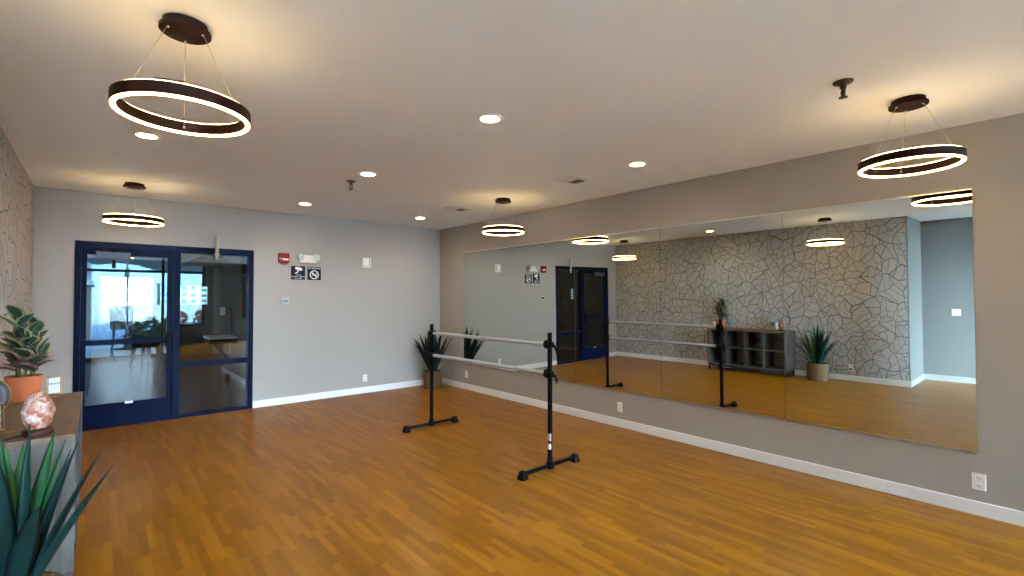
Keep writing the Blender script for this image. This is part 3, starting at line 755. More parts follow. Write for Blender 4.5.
for k in range(4):
    y0 = -hy+TH+k*cw+(0.014 if k else 0); y1 = -hy+TH+(k+1)*cw-(0.014 if k < 3 else 0)
    bm = NB(); bx(bm, -hx, hx-0.004, y0, y1, zm-0.013, zm+0.013, 0.001); mesh('shelf_board', bm, M['cab_shaded'], r)
bm = NB()
for x in (-hx+0.02, hx-0.045):
    bx(bm, x, x+0.025, -hy+0.01, hy-0.01, CZ0-0.025, CZ0)
for y in (-hy+0.01, hy-0.035): bx(bm, -hx+0.045, hx-0.045, y, y+0.025, CZ0-0.025, CZ0)
mesh('base_frame', bm, M['black'], r)
for sx in (-hx+0.02, hx-0.045):
    for sy in (-hy+0.01, hy-0.035):
        bm = NB(); bx(bm, sx, sx+0.025, sy, sy+0.025, 0, CZ0-0.025, 0.001); mesh('leg', bm, M['black'], r)
ZT = CZ1

# ------------------------------------------------------------------ blades and leaves
def blade(bm, p0, p1, up, w, tone, n=10, fold=0.35, thick=0.004, flare=0.55):
    """agave leaf from p0 to p1, rising first then arching by `up`; returns nothing"""
    uvl = bm.loops.layers.uv.verify(); tl = bm.verts.layers.float.get('tone') or bm.verts.layers.float.new('tone')
    p0, p1 = Vector(p0), Vector(p1); ctrl = p0.lerp(p1, 0.45) + Vector((0, 0, up))
    rows = []
    for i in range(n+1):
        t = i/n
        c = p0*(1-t)**2 + ctrl*2*t*(1-t) + p1*t*t
        tg = ((ctrl-p0)*(1-t) + (p1-ctrl)*t).normalized()
        rad = Vector((p1.x-p0.x, p1.y-p0.y, 0))
        rad = rad.normalized() if rad.length > 1e-4 else Vector((1, 0, 0))
        side = Vector((-rad.y, rad.x, 0)); nrm = side.cross(tg).normalized()
        if nrm.z < 0 and abs(nrm.z) > 0.02: nrm = -nrm
        nrm = (nrm if nrm.dot(-rad) > 0 or nrm.z > 0 else -nrm)
        prof = (flare + (1-flare)*min(1, t/0.35)) * (1 - max(0, (t-0.35)/0.65)**1.6)
        hw = max(w*prof*0.5, 0.0006)
        top = [c + side*(hw*k) + nrm*(abs(k)**1.5*hw*fold) for k in (-1, -0.5, 0, 0.5, 1)]
        bot = [c + side*(hw*k) + nrm*(abs(k)**1.5*hw*fold) - nrm*thick*(1-0.8*abs(k))*(1-0.7*t) for k in (0.5, 0, -0.5)]
        row = [bm.verts.new(q) for q in top+bot]
        for v in row: v[tl] = tone
        rows.append((row, t))
    us = [0, .25, .5, .75, 1, .75, .5, .25]
    for (a, ta), (b, tb) in zip(rows, rows[1:]):
        for k in range(8):
            k2 = (k+1) % 8
            f = bm.faces.new((a[k], a[k2], b[k2], b[k])); f.smooth = True
            for lp, uv in zip(f.loops, ((us[k], ta), (us[k2], ta), (us[k2], tb), (us[k], tb))): lp[uvl].uv = uv
    bm.faces.new(rows[0][0][::-1]); bm.faces.new(rows[-1][0])

def agave(name, label, loc, pr, ph, leaves, w):
    r = thing(name, label, 'potted plant', loc)
    prof = [(0, 0.0), (pr*0.93, 0.0), (pr*0.97, 0.008)]
    nr = 14
    for i in range(nr+1):
        t = i/nr; rr = pr*(0.97+0.05*math.sin(t*PI)-0.0*t)
        prof += [(rr+0.003, ph*(0.03+0.93*t)), (rr-0.002, ph*(0.03+0.93*(t+0.5/nr)) if i < nr else ph*0.985)]
    prof += [(pr*0.99, ph), (pr*0.93, ph), (pr*0.90, ph*0.86)]
    bm = NB(); lathe(bm, prof, 40); mesh('basket', bm, M['basket'], r)
    bm = NB(); lathe(bm, [(0, ph*0.90), (pr*0.93, ph*0.88)], 32); mesh('soil', bm, M['soil'], r)
    bm = NB()
    for (tip, tone, bend) in leaves:
        d_ = Vector((tip[0], tip[1], 0)); d_ = d_.normalized()*min(0.05, d_.length) if d_.length > 1e-5 else d_
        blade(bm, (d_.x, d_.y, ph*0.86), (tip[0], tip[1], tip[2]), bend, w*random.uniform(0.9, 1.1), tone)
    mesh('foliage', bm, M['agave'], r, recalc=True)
    return r
# near plant, leaf tips measured from the pot's centre at floor
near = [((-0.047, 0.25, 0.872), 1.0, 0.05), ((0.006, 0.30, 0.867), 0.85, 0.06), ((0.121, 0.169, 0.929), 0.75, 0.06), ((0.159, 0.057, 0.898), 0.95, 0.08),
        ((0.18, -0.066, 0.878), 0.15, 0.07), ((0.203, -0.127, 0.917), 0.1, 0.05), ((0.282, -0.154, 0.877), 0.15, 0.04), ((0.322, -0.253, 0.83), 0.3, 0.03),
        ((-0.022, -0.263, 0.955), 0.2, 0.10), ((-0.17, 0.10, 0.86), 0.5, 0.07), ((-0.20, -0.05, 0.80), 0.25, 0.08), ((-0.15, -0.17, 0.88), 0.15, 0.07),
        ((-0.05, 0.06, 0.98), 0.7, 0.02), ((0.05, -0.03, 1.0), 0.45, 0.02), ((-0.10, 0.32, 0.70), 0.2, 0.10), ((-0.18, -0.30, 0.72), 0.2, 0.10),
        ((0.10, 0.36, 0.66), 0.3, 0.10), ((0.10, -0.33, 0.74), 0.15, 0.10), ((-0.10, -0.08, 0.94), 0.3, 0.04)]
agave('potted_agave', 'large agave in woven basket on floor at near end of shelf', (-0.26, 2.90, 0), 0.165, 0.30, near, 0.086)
far = [((-.39, -.06, 0.79), .15, .07), ((-.35, .06, 0.87), .1, .07), ((-.28, -.02, 0.94), .2, .06), ((-.13, -.05, 1.00), .2, .05), ((.02, .10, 1.05), .5, .03),
       ((.10, -.06, 0.99), .75, .04), ((.20, .02, 0.97), .2, .05), ((.27, -.08, 0.92), .1, .06), ((.27, -.20, 0.87), .15, .07), ((-.10, -.30, 0.81), .2, .08), ((.12, -.28, 0.85), .15, .08),
       ((-.26, -.26, 0.77), .1, .08), ((.0, .27, 0.87), .3, .06), ((-.20, .25, 0.83), .15, .07), ((.20, .22, 0.87), .3, .06), ((-.03, -.12, 0.95), .6, .04), ((-.05, .03, 1.02), .3, .02)]
agave('potted_agave', 'agave in woven basket standing in far right room corner', (4.345, 7.10, 0), 0.150, 0.295, far, 0.145)

# ------------------------------------------------------------------ rubber plant
def leaf(bm, p0, d, L, W, tone, droop):
    uvl = bm.loops.layers.uv.verify(); tl = bm.verts.layers.float.get('tone') or bm.verts.layers.float.new('tone')
    p0 = Vector(p0); d = Vector(d).normalized()
    side = d.cross(Vector((0, 0, 1))); side = side.normalized() if side.length > 0.05 else Vector((1, 0, 0))
    nrm = side.cross(d).normalized()
    n = 9; rows = []
    for i in range(n+1):
        t = i/n
        hw = W*0.5*max(0.03, (math.sin(PI*min(1, t**0.80))**0.75))*(1 if t < 0.97 else 0.4)
        c = p0 + d*(L*t) - Vector((0, 0, 1))*droop*L*t*t
        row = [bm.verts.new(c + side*hw*k + nrm*(abs(k)*hw*0.28)) for k in (-1, -0.5, 0, 0.5, 1)]
        row2 = [bm.verts.new(c + side*hw*k*0.99 + nrm*(abs(k)*hw*0.28 - 0.0012)) for k in (1, 0.5, 0, -0.5, -1)]
        for v in row+row2: v[tl] = tone
        rows.append((row+row2, t))
    us = [0, .25, .5, .75, 1, 1, .75, .5, .25, 0]
    for (a, ta), (b, tb) in zip(rows, rows[1:]):
        for k in range(10):
            k2 = (k+1) % 10
            f = bm.faces.new((a[k], a[k2], b[k2], b[k])); f.smooth = True
            for lp, uv in zip(f.loops, ((us[k], ta), (us[k2], ta), (us[k2], tb), (us[k], tb))): lp[uvl].uv = uv
    bm.faces.new(rows[0][0][::-1]); bm.faces.new(rows[-1][0])

PX, PY = -0.375, 4.675
r = thing('potted_rubber_plant', 'variegated rubber plant in terracotta pot at far end of shelf top', 'potted plant', (PX, PY, ZT))
bm = NB(); lathe(bm, [(0, 0), (0.078, 0), (0.080, 0.004), (0.094, 0.160), (0.095, 0.168), (0.087, 0.168), (0.085, 0.148)], 40); mesh('pot', bm, M['terracotta'], r, autosmooth=40)
bm = NB(); lathe(bm, [(0, 0.152), (0.0855, 0.149)], 28); mesh('soil', bm, M['soil'], r)
bm = NB(); stems = []
for k, (sx, sy, hh) in enumerate(((-0.02, 0.0, 0.56), (0.03, 0.02, 0.50), (0.01, -0.035, 0.44), (-0.035, 0.03, 0.38), (0.045, -0.03, 0.34))):
    pts = [(sx, sy, 0.14), (sx*1.3, sy*1.3, 0.14+(hh-0.14)*0.5), (sx*1.6, sy*1.5, hh)]
    tube(bm, pts, [0.006, 0.005, 0.003], 8); stems.append((sx, sy, hh))
mesh('stem', bm, M['stem'], r)
bm = NB(); rnd = random.Random(11)
for sx, sy, hh in stems:
    nl = int(8+(hh-0.3)*24)
    for k in range(nl):
        t = 0.12+0.88*k/(nl-1); z = 0.17+(hh-0.17)*t; a = k*2.4+sx*90+rnd.uniform(-.3, .3)
        el = 0.30+0.75*t+rnd.uniform(-.2, .25)
        dv = [math.cos(a)*math.cos(el), math.sin(a)*math.cos(el), math.sin(el)]
        L = rnd.uniform(0.14, 0.185)*(1.05-0.25*t)
        c = Vector((sx*(1+0.6*t), sy*(1+0.5*t), z))
        if PX+c.x+dv[0]*L < XL+0.03: dv[0] = max(dv[0], (XL+0.03-PX-c.x)/L)
        leaf(bm, c, dv, L, L*rnd.uniform(0.62, 0.76), min(1, max(0, (0.95-t*1.1)+rnd.uniform(-.3, .3))), rnd.uniform(0.02, 0.22))
mesh('foliage', bm, M['rubber_leaf'], r)

# ------------------------------------------------------------------ salt lamp
r = thing('salt_lamp', 'pink salt rock lamp on wooden base, near end of shelf top', 'salt lamp', (-0.225, 3.455, ZT))
bm = NB(); lathe(bm, [(0, 0), (0.056, 0), (0.061, 0.006), (0.059, 0.024), (0.053, 0.030), (0, 0.030)], 32); mesh('lamp_base', bm, M['lamp_wood'], r, autosmooth=40)
bm = NB(); bmesh.ops.create_icosphere(bm, subdivisions=5, radius=1.0)
from mathutils import noise as mn
for v in bm.verts:
    n = v.co.normalized(); z = n.z
    rad = 0.064*(1.0-0.22*max(0, z)**1.3-0.06*max(0, -z))
    q = Vector((n.x*rad, n.y*rad, z*0.103))
    q *= 1+0.075*mn.noise(n*2.1+Vector((3, 1, 7)))+0.03*mn.noise(n*6)
    v.co = q + Vector((0, 0, 0.116))
    if v.co.z < 0.0305: v.co.z = 0.0305
for f in bm.faces: f.smooth = True
mesh('salt_rock', bm, M['salt'], r)
bm = NB()
tube(bm, [(-0.06, -0.01, 0.008), (-0.10, -0.05, 0.006), (-0.16, -0.085, 0.006), (-0.20, -0.117, 0.004), (-0.215, -0.128, -0.03), (-0.235, -0.150, -0.25), (-0.255, -0.35, -0.55), (-0.275, -0.65, -0.66), (-0.282, -0.90, -0.645), (-0.283, -0.975, -0.625)], 0.0035, 8)
cd = mesh('power_cord', bm, M['rubber'], r)
bm = NB(); bx(bm, -0.313, -0.285, -1.000, -0.970, -0.640, -0.610, 0.005); mesh('plug', bm, M['rubber'], cd)

# ------------------------------------------------------------------ agate slice, easel cards
r = thing('agate_slice', 'grey agate slice disc with gold rim standing on shelf top', 'ornament', (-0.440, 3.70, ZT), 0.52)
bm = NB(); lathe(bm, [(0, -0.008), (0.098, -0.008), (0.098, 0.008), (0, 0.008)], 44, (0, 0, 0), axis='y')
o = mesh('agate_disc', bm, M['agate'], r, (0, 0, 0.175), autosmooth=40)
bm = NB(); lathe(bm, [(0.098, -0.010), (0.103, -0.010), (0.103, 0.010), (0.098, 0.010)], 44, (0, 0, 0.175), closed=True, axis='y'); mesh('gold_rim', bm, M['gold'], r, autosmooth=40)
bm = NB(); bx(bm, -0.055, 0.055, -0.035, 0.035, 0, 0.014, 0.003); tube(bm, [(0, 0, 0.012), (0, 0, 0.060)], 0.006, 10); mesh('stand', bm, M['gold'], r)

def easel_card(label, loc, rz, w, h, lines, letters):
    r = thing('easel_card', label, 'card', loc, rz)     # faces -y
    bm = NB(); bx(bm, -w/2, w/2, -0.002, 0.002, 0.022, 0.022+h); mesh('card', bm, M['paper'], r)
    bm = NB()
    for sx in (-1, 1):
        tube(bm, [(sx*w*0.62, -0.035, 0.004), (sx*w*0.62, 0.005, 0.012), (sx*w*0.62, 0.012, 0.030+h)], 0.0028, 8)
        tube(bm, [(sx*w*0.62, 0.008, 0.02), (sx*w*0.62, 0.05, 0.004)], 0.0028, 8)
    tube(bm, [(-w*0.62, 0.012, 0.03+h), (w*0.62, 0.012, 0.03+h)], 0.0028, 8)
    tube(bm, [(-w*0.62, -0.010, 0.0165), (w*0.62, -0.010, 0.0165)], 0.0034, 8)
    tube(bm, [(-w*0.9, -0.035, 0.004), (w*0.9, -0.035, 0.004)], 0.0034, 8)
    tube(bm, [(-w*0.62, 0.05, 0.004), (w*0.62, 0.05, 0.004)], 0.0028, 8)
    mesh('easel', bm, M['gold'], r)
    text('lettering', letters, h*0.2, M['slot'], r, (0, -0.0026, 0.022+h*0.62))
    bm = NB()
    for k in range(lines): bx(bm, -w*0.22, w*0.22, -0.0028, -0.0018, 0.022+h*(0.40-0.10*k), 0.022+h*(0.42-0.10*k))
    if lines: mesh('ruled_lines', bm, M['plastic_grey'], r)
    return r
easel_card('white card on gold easel at far end of shelf, beside terracotta pot', (-0.228, 4.74, ZT), 0.35, 0.062, 0.105, 2, 'MEMOS')
easel_card('white card on gold easel in front of the agate slice', (-0.425, 3.60, ZT), 0.35, 0.11, 0.12, 2, 'RESET')

# ------------------------------------------------------------------ tripod of the photographer's camera, mirrored in the door glass
r = thing('camera_tripod', 'black camera tripod reflected in the door glass', 'tripod', (0.0, -0.16, 0))
bm = NB(); tube(bm, [(0, 0, 0.62), (0, 0, 1.40)], 0.015, 12); mesh('centre_column', bm, M['black'], r)
for k in range(3):
    a = PI/2+0.5+k*2*PI/3
    bm = NB(); tube(bm, [(0.03*math.cos(a), 0.03*math.sin(a), 1.15), (0.34*math.cos(a), 0.34*math.sin(a), 0.012)], [0.016, 0.011], 10); mesh('leg', bm, M['black'], r)
bm = NB(); bx(bm, -0.11, 0.11, -0.06, 0.05, 1.40, 1.66, 0.02); mesh('camera_head', bm, M['black'], r)

# ------------------------------------------------------------------ lobby beyond the door
LY0, LY1, LX0, LX1, LH = YB+0.12, 15.6, -3.2, 2.0, 3.3
bm = NB(); bx(bm, LX0, 5.2, 7.50, LY1+0.15, -0.10, -0.0005); struct('floor_lobby', bm, M['lobby_floor'], 'dark slate plank floor of the lobby', 'floor')
bm = NB(); bx(bm, LX0-0.1, 5.2, LY0, LY1+0.15, LH, LH+0.1); struct('ceiling_lobby', bm, M['ceiling'], 'lobby ceiling', 'ceiling')
bm = NB(); bx(bm, LX0-0.1, LX0, LY0, LY1+0.15, 0, LH); struct('wall_lobby_left', bm, M['lobby_wall'], 'left lobby wall', 'wall')
bm = NB(); bx(bm, LX0, 5.2, LY0-0.0, LY0+0.02, ZC, LH); bx(bm, DX1+0.02, 5.2, LY0+0.0, LY0+0.04, 0, ZC); bx(bm, LX0, XL-0.12, LY0, LY0+0.04, 0, ZC); struct('wall_lobby_front', bm, M['lobby_wall'], 'lobby side of the studio wall', 'wall')
# right lobby wall with a narrow window
bm = NB()
bx(bm, LX1, LX1+0.12, LY0+0.04, 9.50, 0, LH); bx(bm, LX1, LX1+0.12, 10.0, 11.65, 0, 2.12); bx(bm, LX1, LX1+0.12, 9.50, 10.0, 0, 1.15)
struct('wall_lobby_right', bm, M['lobby_wall'], 'taupe lobby wall seen through the sidelight', 'wall')
bm = NB(); bx(bm, LX1-0.01, LX1+0.13, 10.0, 11.65, 2.12, LH); bx(bm, LX1-0.01, LX1+0.13, 9.50, 10.0, 2.75, LH); bx(bm, LX1-0.4, 4.8, 11.65, 15.2, 2.40, LH)
struct('trim_1', bm, M['redwood'], 'red-brown wood header over the lobby wall', 'trim')
w = thing('window_3', 'narrow lobby side window showing yellow foliage', 'window', (LX1+0.06, 9.75, 1.15), kind='structure')
bm = NB(); bx(bm, -0.04, 0.04, -0.25, 0.25, 0, 0.04); bx(bm, -0.04, 0.04, -0.25, 0.25, 0.80, 0.85); bx(bm, -0.04, 0.04, -0.25, -0.22, 0.04, 1.6); bx(bm, -0.04, 0.04, 0.22, 0.25, 0.04, 1.6); mesh('window_frame', bm, M['black'], w)
bm = NB(); bx(bm, -0.004, 0.004, -0.22, 0.22, 0.04, 1.6); mesh('pane', bm, M['tinted_glass'], w)
bm = NB(); bx(bm, LX1-0.014, LX1, LY0+0.04, 11.65, 0, 0.09); struct('baseboard_lobby', bm, M['trim'], 'pale baseboard of the taupe lobby wall', 'baseboard')
bm = NB(); bx(bm, 5.2, 5.3, LY0, LY1+0.15, 0, LH); struct('wall_lobby_alcove', bm, M['lobby_wall'], 'far side wall of the lobby alcove', 'wall')
# far wall around the glazing
bm = NB()
bx(bm, 2.24, 2.44, LY1, LY1+0.15, 0, LH); bx(bm, 2.44, 5.2, LY1, LY1+0.15, 2.40, LH); bx(bm, 1.45, 2.24, LY1, LY1+0.15, 0, 0.78)
struct('wall_lobby_far', bm, M['umber'], 'dark brown pier and low wall round the lobby glazing', 'wall')
bm = NB(); bx(bm, 2.44, 5.2, LY1+0.02, LY1+0.12, 0, 2.40); struct('door_3', bm, M['olive'], 'olive door at the far end of the lobby', 'door')
w = thing('window_4', 'lobby glazing with dark mullions facing the street', 'window', (0, LY1+0.06, 0), kind='structure')
bm = NB()
for x in (LX0, -1.3, 1.27): bx(bm, x, x+0.06, -0.05, 0.05, 0.08, LH)
bx(bm, 1.50, 1.56, -0.05, 0.05, 0.78, LH); bx(bm, 2.18, 2.24, -0.05, 0.05, 0.78, LH)
bx(bm, LX0, 2.24, -0.05, 0.05, 2.20, 2.265); bx(bm, LX0, 1.45, -0.05, 0.05, 0, 0.08); bx(bm, 1.45, 2.24, -0.05, 0.05, 0.78, 0.83); bx(bm, LX0, 2.24, -0.05, 0.05, LH-0.08, LH)
mesh('window_frame', bm, M['black'], w)
bm = NB(); bx(bm, LX0, 1.48, -0.004, 0.004, 0.06, LH-0.05); mesh('pane', bm, M['tinted_glass'], w)
bm = NB(); bx(bm, 1.48, 2.24, -0.004, 0.004, 0.8, LH-0.05); mesh('pane', bm, M['tinted_glass'], w)
bm = NB(); tube(bm, [(1.30, -0.05, 0.52), (1.30, -0.13, 0.52), (1.30, -0.13, 1.05), (1.30, -0.05, 1.05)], 0.018, 10); mesh('pull_handle', bm, M['black'], w)
bm = NB(); bx(bm, 0.25, 0.33, LY1-0.12, LY1-0.05, 2.28, LH, 0.004)
struct('trim_2', bm, M['redwood'], 'short brown post above the lobby glazing bar', 'trim')

# counter with bracket on the lobby wall
r = thing('wall_counter', 'steel-topped wall counter with slanted bracket in the lobby', 'counter', (LX1, 10.55, 0))
bm = NB(); bx(bm, -0.46, -0.0, -0.32, 0.32, 0.775, 0.810, 0.006); mesh('counter_top', bm, M['steel'], r)
bm = NB(); bx(bm, -0.44, -0.0, -0.30, 0.30, 0.68, 0.775, 0.004); mesh('apron', bm, M['black'], r)
bm = NB(); tube(bm, [(-0.36, 0.0, 0.69), (-0.02, 0.0, 0.28)], 0.030, 10); mesh('bracket', bm, M['black'], r)
r = thing('wall_phone', 'dark wall panel with white box above the lobby counter', 'wall panel', (LX1, 11.0, 0.85))
bm = NB(); bx(bm, -0.05, 0, -0.30, 0.22, 0.0, 0.50, 0.004); mesh('panel', bm, M['umber'], r)
bm = NB(); bx(bm, -0.12, -0.05, 0.10, 0.24, 0.34, 0.50, 0.006); mesh('white_box', bm, M['white'], r)
r = thing('return_grille', 'grey ventilation grille low on the lobby wall', 'vent', (LX1, 11.15, 0.42))
bm = NB(); bx(bm, -0.012, 0, -0.28, 0.28, 0, 0.26, 0.003); mesh('grille_frame', bm, M['plastic_grey'], r)
bm = NB()
for k in range(5): bx(bm, -0.016, -0.010, -0.25, 0.25, 0.03+k*0.045, 0.05+k*0.045)
mesh('louvres', bm, M['slot'], r)
bm = NB(); lathe(bm, [(0, 0), (0.045, 0), (0.045, 0.05), (0.03, 0.10), (0, 0.11)], 18); o = mesh('door_stop', bm, M['rubber'], autosmooth=40); o.location = (1.86, 10.35, 0)
tag(o, 'small black door stop on the lobby floor by the wall', 'door stop')
# made-up stool in place of a dark figure reflected in the glass
r = thing('stool', 'made-up dark stool standing in for a reflected figure, near the glazing', 'stool', (0.86, 14.0, 0), 0.5)
bm = NB(); lathe(bm, [(0, 0.40), (0.24, 0.40), (0.26, 0.43), (0.26, 0.50), (0.23, 0.53), (0, 0.54)], 24); mesh('seat', bm, M['rubber'], r, autosmooth=40)
for sx in (-1, 1):
    for sy in (-1, 1):
        bm = NB(); tube(bm, [(sx*0.15, sy*0.15, 0.41), (sx*0.20, sy*0.20, 0)], [0.045, 0.030], 10); mesh('leg', bm, M['black'], r)

# ------------------------------------------------------------------ outdoors
bm = NB(); bx(bm, -400, 400, LY1+0.16, 420, -0.60, -0.06); struct('ground', bm, M['field'], 'dry tan field beyond the road', 'ground')
bm = NB(); bx(bm, -60, 90, -120, YF-0.13, -0.60, -0.06); bx(bm, XR+0.14, 90, YF-0.13, 6.5, -0.60, -0.06); struct('ground_front', bm, M['bounce_paving'], 'unseen ground outside the studio windows, made pale to bounce daylight', 'ground')
bm = NB(); bx(bm, -60, 60, LY1+0.16, 21.0, -0.06, -0.05); struct('pavement', bm, M['concrete'], 'pale pavement outside the lobby', 'pavement')
bm = NB(); bx(bm, -60, 60, 21.0, 38.0, -0.06, -0.045); struct('road', bm, M['asphalt'], 'blue-grey asphalt road', 'road')
bm = NB(); bx(bm, 2.6, 60, 20.0, 33.0, -0.06, -0.03); struct('lawn', bm, M['grass'], 'green lawn seen through the sidelight', 'lawn')
bm = NB(); bx(bm, 3.0, 60, 27.2, 28.0, -0.05, -0.02); struct('path', bm, M['concrete'], 'pale path crossing the lawn', 'path')
bm = NB(); bx(bm, -30, 30, YF-0.2, LY1+0.2, LH+0.12, 13.0); struct('shade_block', bm, M['bld_tan'], 'unseen block added above the building to shade the street side', 'wall')  # added unseen mass, keeps the strong sky light off the street side
# hills
bm = NB(); rows = []
for i in range(81):
    x = -320+i*8
    h = 9+7*mn.noise(Vector((x*0.012, 3.1, 0)))+3*mn.noise(Vector((x*0.05, 1.0, 0)))+9*math.exp(-((x+15)/70)**2)
    rows.append([bm.verts.new((x, 260, -1)), bm.verts.new((x, 285, h*0.6)), bm.verts.new((x, 320, h*1.1)), bm.verts.new((x, 380, -1))])
for a, b in zip(rows, rows[1:]):
    for k in range(3): bm.faces.new((a[k], b[k], b[k+1], a[k+1])).smooth = True
o = struct('hills', bm, M['hill'], 'hazy blue hills on the horizon', 'hills')

def building(name, label, x0, x1, y0, y1, h, m, cols, rows_):
    r = thing(name, label, 'building', ((x0+x1)/2, (y0+y1)/2, -0.06))
    a, b = (x1-x0)/2, (y1-y0)/2
    bm = NB(); bx(bm, -a, a, -b, b, 0, h); mesh('wall', bm, m, r)
    bm = NB(); bx(bm, -a-0.15, a+0.15, -b-0.15, b+0.15, h, h+0.35); mesh('roof', bm, M['roof_grey'], r)
    for i in range(cols):
        for j in range(rows_):
            bm = NB(); cx = -a+(i+0.5)*2*a/cols; cz = (j+0.5)*h/rows_
            bx(bm, cx-a/cols*0.5, cx+a/cols*0.5, -b-0.06, -b+0.02, cz-h/rows_*0.28, cz+h/rows_*0.28); mesh('window', bm, M['win_dark'], r)
    return r
building('apartment_block', 'white three-storey block far across the field, left of centre', 12, 24, 150, 160, 5.2, M['bld_white'], 6, 3)
building('warehouse', 'long low grey warehouse on the horizon beyond the sidelight', 34, 58, 170, 182, 3.6, M['bld_white'], 8, 1)
building('office_block', 'tan office block far behind the umbrella', 3, 9, 140, 150, 5.5, M['bld_tan'], 4, 3)
r = thing('brick_building', 'brick building with white fascia at left edge of door glass', 'building', (-2.6, 26.5, -0.06))
bm = NB(); bx(bm, -2.4, 2.4, -2.5, 2.5, 0, 2.1); mesh('wall', bm, M['brick'], r)
bm = NB(); bx(bm, -2.5, 2.5, -2.6, 2.6, 2.1, 2.28); mesh('fascia', bm, M['bld_white'], r)
bm = NB(); bx(bm, -2.4, 2.4, -2.5, 2.5, 2.28, 2.95); mesh('parapet', bm, M['roof_grey'], r)
bm = NB(); bx(bm, 0.6, 1.7, -2.54, -2.48, 0.75, 1.55); mesh('window', bm, M['win_dark'], r)

r = thing('patio_umbrella', 'closed tan patio umbrella standing outside the lobby glazing', 'umbrella', (0.68, 19.0, -0.05))
bm = NB(); lathe(bm, [(0, 0), (0.24, 0), (0.24, 0.05), (0.05, 0.09), (0.04, 0.3), (0, 0.3)], 20); mesh('base', bm, M['black'], r, autosmooth=40)
bm = NB(); tube(bm, [(0, 0, 0.25), (0, 0, 2.75)], 0.022, 10); mesh('pole', bm, M['cab_top'], r)
bm = NB()
prof = [(0.03, 0.75), (0.15, 0.80), (0.155, 1.0), (0.13, 1.5), (0.10, 2.0), (0.06, 2.4), (0.02, 2.62), (0, 2.64)]
lathe(bm, prof, 24)
for v in bm.verts:
    a = math.atan2(v.co.y, v.co.x); k = 1+0.14*math.sin(a*8); v.co.x *= k; v.co.y *= k
mesh('folded_canopy', bm, M['canvas'], r)
r = thing('easel_board', 'tan easel board on dark legs outside the lobby glazing', 'sign board', (0.46, 17.4, -0.05), 0.4)
bm = NB(); vs = bx(bm, -0.20, 0.20, -0.012, 0.012, 0.70, 1.28, 0.004); bmesh.ops.rotate(bm, cent=(0, 0, 0.7), matrix=Matrix.Rotation(-0.12, 3, 'X'), verts=bm.verts); mesh('board', bm, M['canvas'], r)
for (x0, y0, x1, y1) in ((-0.05, 0, -0.24, -0.12), (0.05, 0, 0.24, -0.12), (0, 0.06, 0, 0.35)):
    bm = NB(); tube(bm, [(x0, y0+0.03, 1.42), (x1, y1, 0)], 0.018, 8); mesh('leg', bm, M['umber'], r)

def shrub(name, label, loc, rad, h, m, n, group=None, seed=1):
    rn = random.Random(seed)
    r = thing(name, label, 'shrub', loc, group=group)
    bm = NB()
    for k in range(n):
        a = rn.uniform(0, 2*PI); q = rn.random()**0.5; zz = rn.random()
        rr = rad*q*math.sin(PI*(0.2+0.75*zz)); c = Vector((rr*math.cos(a), rr*math.sin(a), h*(0.1+0.9*zz)))
        d_ = Vector((rn.uniform(-1, 1), rn.uniform(-1, 1), rn.uniform(-.3, 1))).normalized(); s_ = d_.cross(Vector((rn.random(), rn.random(), rn.random()))).normalized()
        L = rad*0.28
        bm.faces.new([bm.verts.new(q_) for q_ in (c-d_*L, c+s_*L*0.5, c+d_*L, c-s_*L*0.5)])
    mesh('foliage', bm, m, r, recalc=False)
    bm = NB()
    for k in range(4): tube(bm, [(0, 0, 0), (rad*0.4*math.cos(k*1.6), rad*0.4*math.sin(k*1.6), h*0.7)], [0.03*h, 0.01*h], 6)
    mesh('stem', bm, M['umber'], r); return r
for k, (x, y, q) in enumerate(((0.95, 19.4, 0.8), (1.38, 20.6, 0.95), (1.72, 19.6, 0.9))):
    shrub('garden_shrub', ['green shrub just right of the closed umbrella', 'tallest green shrub seen through the middle of door glass', 'green shrub by the right edge of the door glass'][k], (x, y, -0.05), 0.34, q, M['shrub'], 260, 'shrubs outside the lobby', k+3)
for k in range(8):
    shrub('red_shrub', 'red-leaved shrub in the row beyond the lawn', (3.6+k*1.05, 33.6+0.1*(k % 3), -0.05), 0.46, 0.85, M['shrub_red'], 160, 'red shrubs beyond the lawn', k+20)
r = thing('yellow_tree', 'yellow-green tree outside the narrow lobby window', 'tree', (3.3, 9.9, -0.05))
bm = NB(); rn = random.Random(5)
for k in range(900):
    d_ = Vector((rn.gauss(0, 1), rn.gauss(0, 1), rn.gauss(0, 1))).normalized()*rn.uniform(0.5, 1)
    c = Vector((d_.x*0.9, d_.y*0.9, 2.0+d_.z*0.9)); a = Vector((rn.uniform(-1, 1), rn.uniform(-1, 1), rn.uniform(-1, 1))).normalized(); b = a.cross(d_).normalized()
    bm.faces.new([bm.verts.new(q_) for q_ in (c-a*0.12, c+b*0.06, c+a*0.12, c-b*0.06)])
mesh('crown', bm, M['yellow_leaf'], r, recalc=False)
bm = NB(); tube(bm, [(0, 0, 0), (0.03, 0, 1.2), (0, 0.02, 2.2)], [0.09, 0.07, 0.03], 10); mesh('trunk', bm, M['umber'], r)
r = thing('parked_car', 'white parked car beyond the red shrubs', 'car', (6.9, 36.2, -0.045))
bm = NB(); bx(bm, -2.1, 2.1, -0.85, 0.85, 0.28, 0.82, 0.12); mesh('body', bm, M['car_paint'], r)
bm = NB(); vs = bx(bm, -1.25, 1.15, -0.75, 0.75, 0.80, 1.38, 0.05)
for v in bm.verts:
    if v.co.z > 1.1: v.co.x *= 0.72; v.co.y *= 0.9
mesh('cabin', bm, M['win_dark'], r)
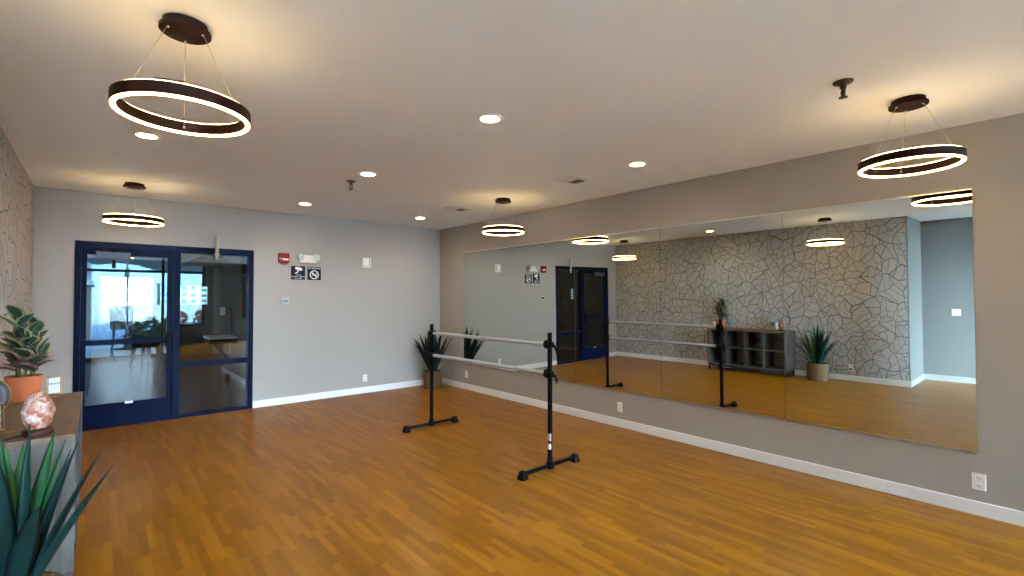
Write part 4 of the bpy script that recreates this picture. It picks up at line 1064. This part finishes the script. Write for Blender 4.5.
for sx in (-1.3, 1.3):
    for sy in (-0.80, 0.80):
        bm = NB(); lathe(bm, [(0, -0.1), (0.30, -0.1), (0.32, -0.06), (0.32, 0.06), (0.30, 0.1), (0, 0.1)], 20, (sx, sy, 0.32), axis='y'); mesh('wheel', bm, M['rubber'], r)

# ------------------------------------------------------------------ sky
wd = bpy.data.worlds.new('sky'); scene.world = wd; wd.use_nodes = True
nt = wd.node_tree; nt.nodes.clear(); t = NT(nt)
out = nt.nodes.new('ShaderNodeOutputWorld'); bg = nt.nodes.new('ShaderNodeBackground')
g = t.n('ShaderNodeTexCoord').outputs['Generated']
x, y, z = t.sep(g)
cl = t.noise(t.mapping(g, (3.0, 3.0, 7.0)), 1.6, 6, 0.6)
clm = t.ramp(cl, [(0.46, (0, 0, 0, 1)), (0.62, (1, 1, 1, 1))])
sky = t.ramp(t.math('ADD', z, 0.0), [(0.0, (0.62, 0.80, 0.90, 1)), (0.12, (0.42, 0.66, 0.84, 1)), (0.5, (0.22, 0.43, 0.74, 1))])
sky = t.mix(t.math('MULTIPLY', clm, 0.75), sky, (0.80, 0.84, 0.86, 1))
# bright hazy sun side of the sky: beyond the windows behind the camera
dv = t.n('ShaderNodeVectorMath', operation='DOT_PRODUCT'); nt.links.new(g, dv.inputs[0]); dv.inputs[1].default_value = Vector((0.64, -0.70, 0.48)).normalized()
sunside = t.math('POWER', t.math('MAXIMUM', dv.outputs['Value'], 0.0), 3.0)
SUNSIDE = 370.0
sky = t.mix(t.math('MINIMUM', t.math('MULTIPLY', sunside, 3.0), 1.0), sky, (0.60, 0.80, 1.0, 1))
nt.links.new(sky, bg.inputs[0])
t.set(bg.inputs[1], t.math('ADD', 0.60, t.math('MULTIPLY', sunside, SUNSIDE)))
nt.links.new(bg.outputs[0], out.inputs[0])

# ------------------------------------------------------------------ camera
cam = bpy.data.cameras.new('camera'); co = bpy.data.objects.new('camera', cam); COL.objects.link(co)
cam.sensor_width = 36.0; cam.lens = 479.05/1024*36.0; cam.clip_start = 0.02; cam.clip_end = 1000
ya, pi_, ro = math.radians(40.8366), math.radians(1.195), math.radians(-0.0736)
fwd0 = Vector((math.sin(ya), math.cos(ya), 0)); right = Vector((math.cos(ya), -math.sin(ya), 0)); up0 = Vector((0, 0, 1))
fwd = fwd0*math.cos(pi_)+up0*math.sin(pi_); up = up0*math.cos(pi_)-fwd0*math.sin(pi_)
rt = right*math.cos(ro)+up*math.sin(ro); up = up*math.cos(ro)-right*math.sin(ro)
m3 = Matrix((rt, up, -fwd)).transposed()
co.matrix_world = Matrix.Translation((0, 0, EYE)) @ m3.to_4x4()
scene.camera = co

# ------------------------------------------------------------------ view and sampling quality
scene.view_settings.view_transform = 'Standard'; scene.view_settings.look = 'None'
scene.view_settings.exposure = 1.42; scene.view_settings.gamma = 1.0; scene.view_settings.use_curve_mapping = False
scene.cycles.use_denoising = True
scene.cycles.max_bounces = 12; scene.cycles.diffuse_bounces = 6; scene.cycles.glossy_bounces = 6; scene.cycles.transparent_max_bounces = 16
scene.cycles.sample_clamp_indirect = 8.0
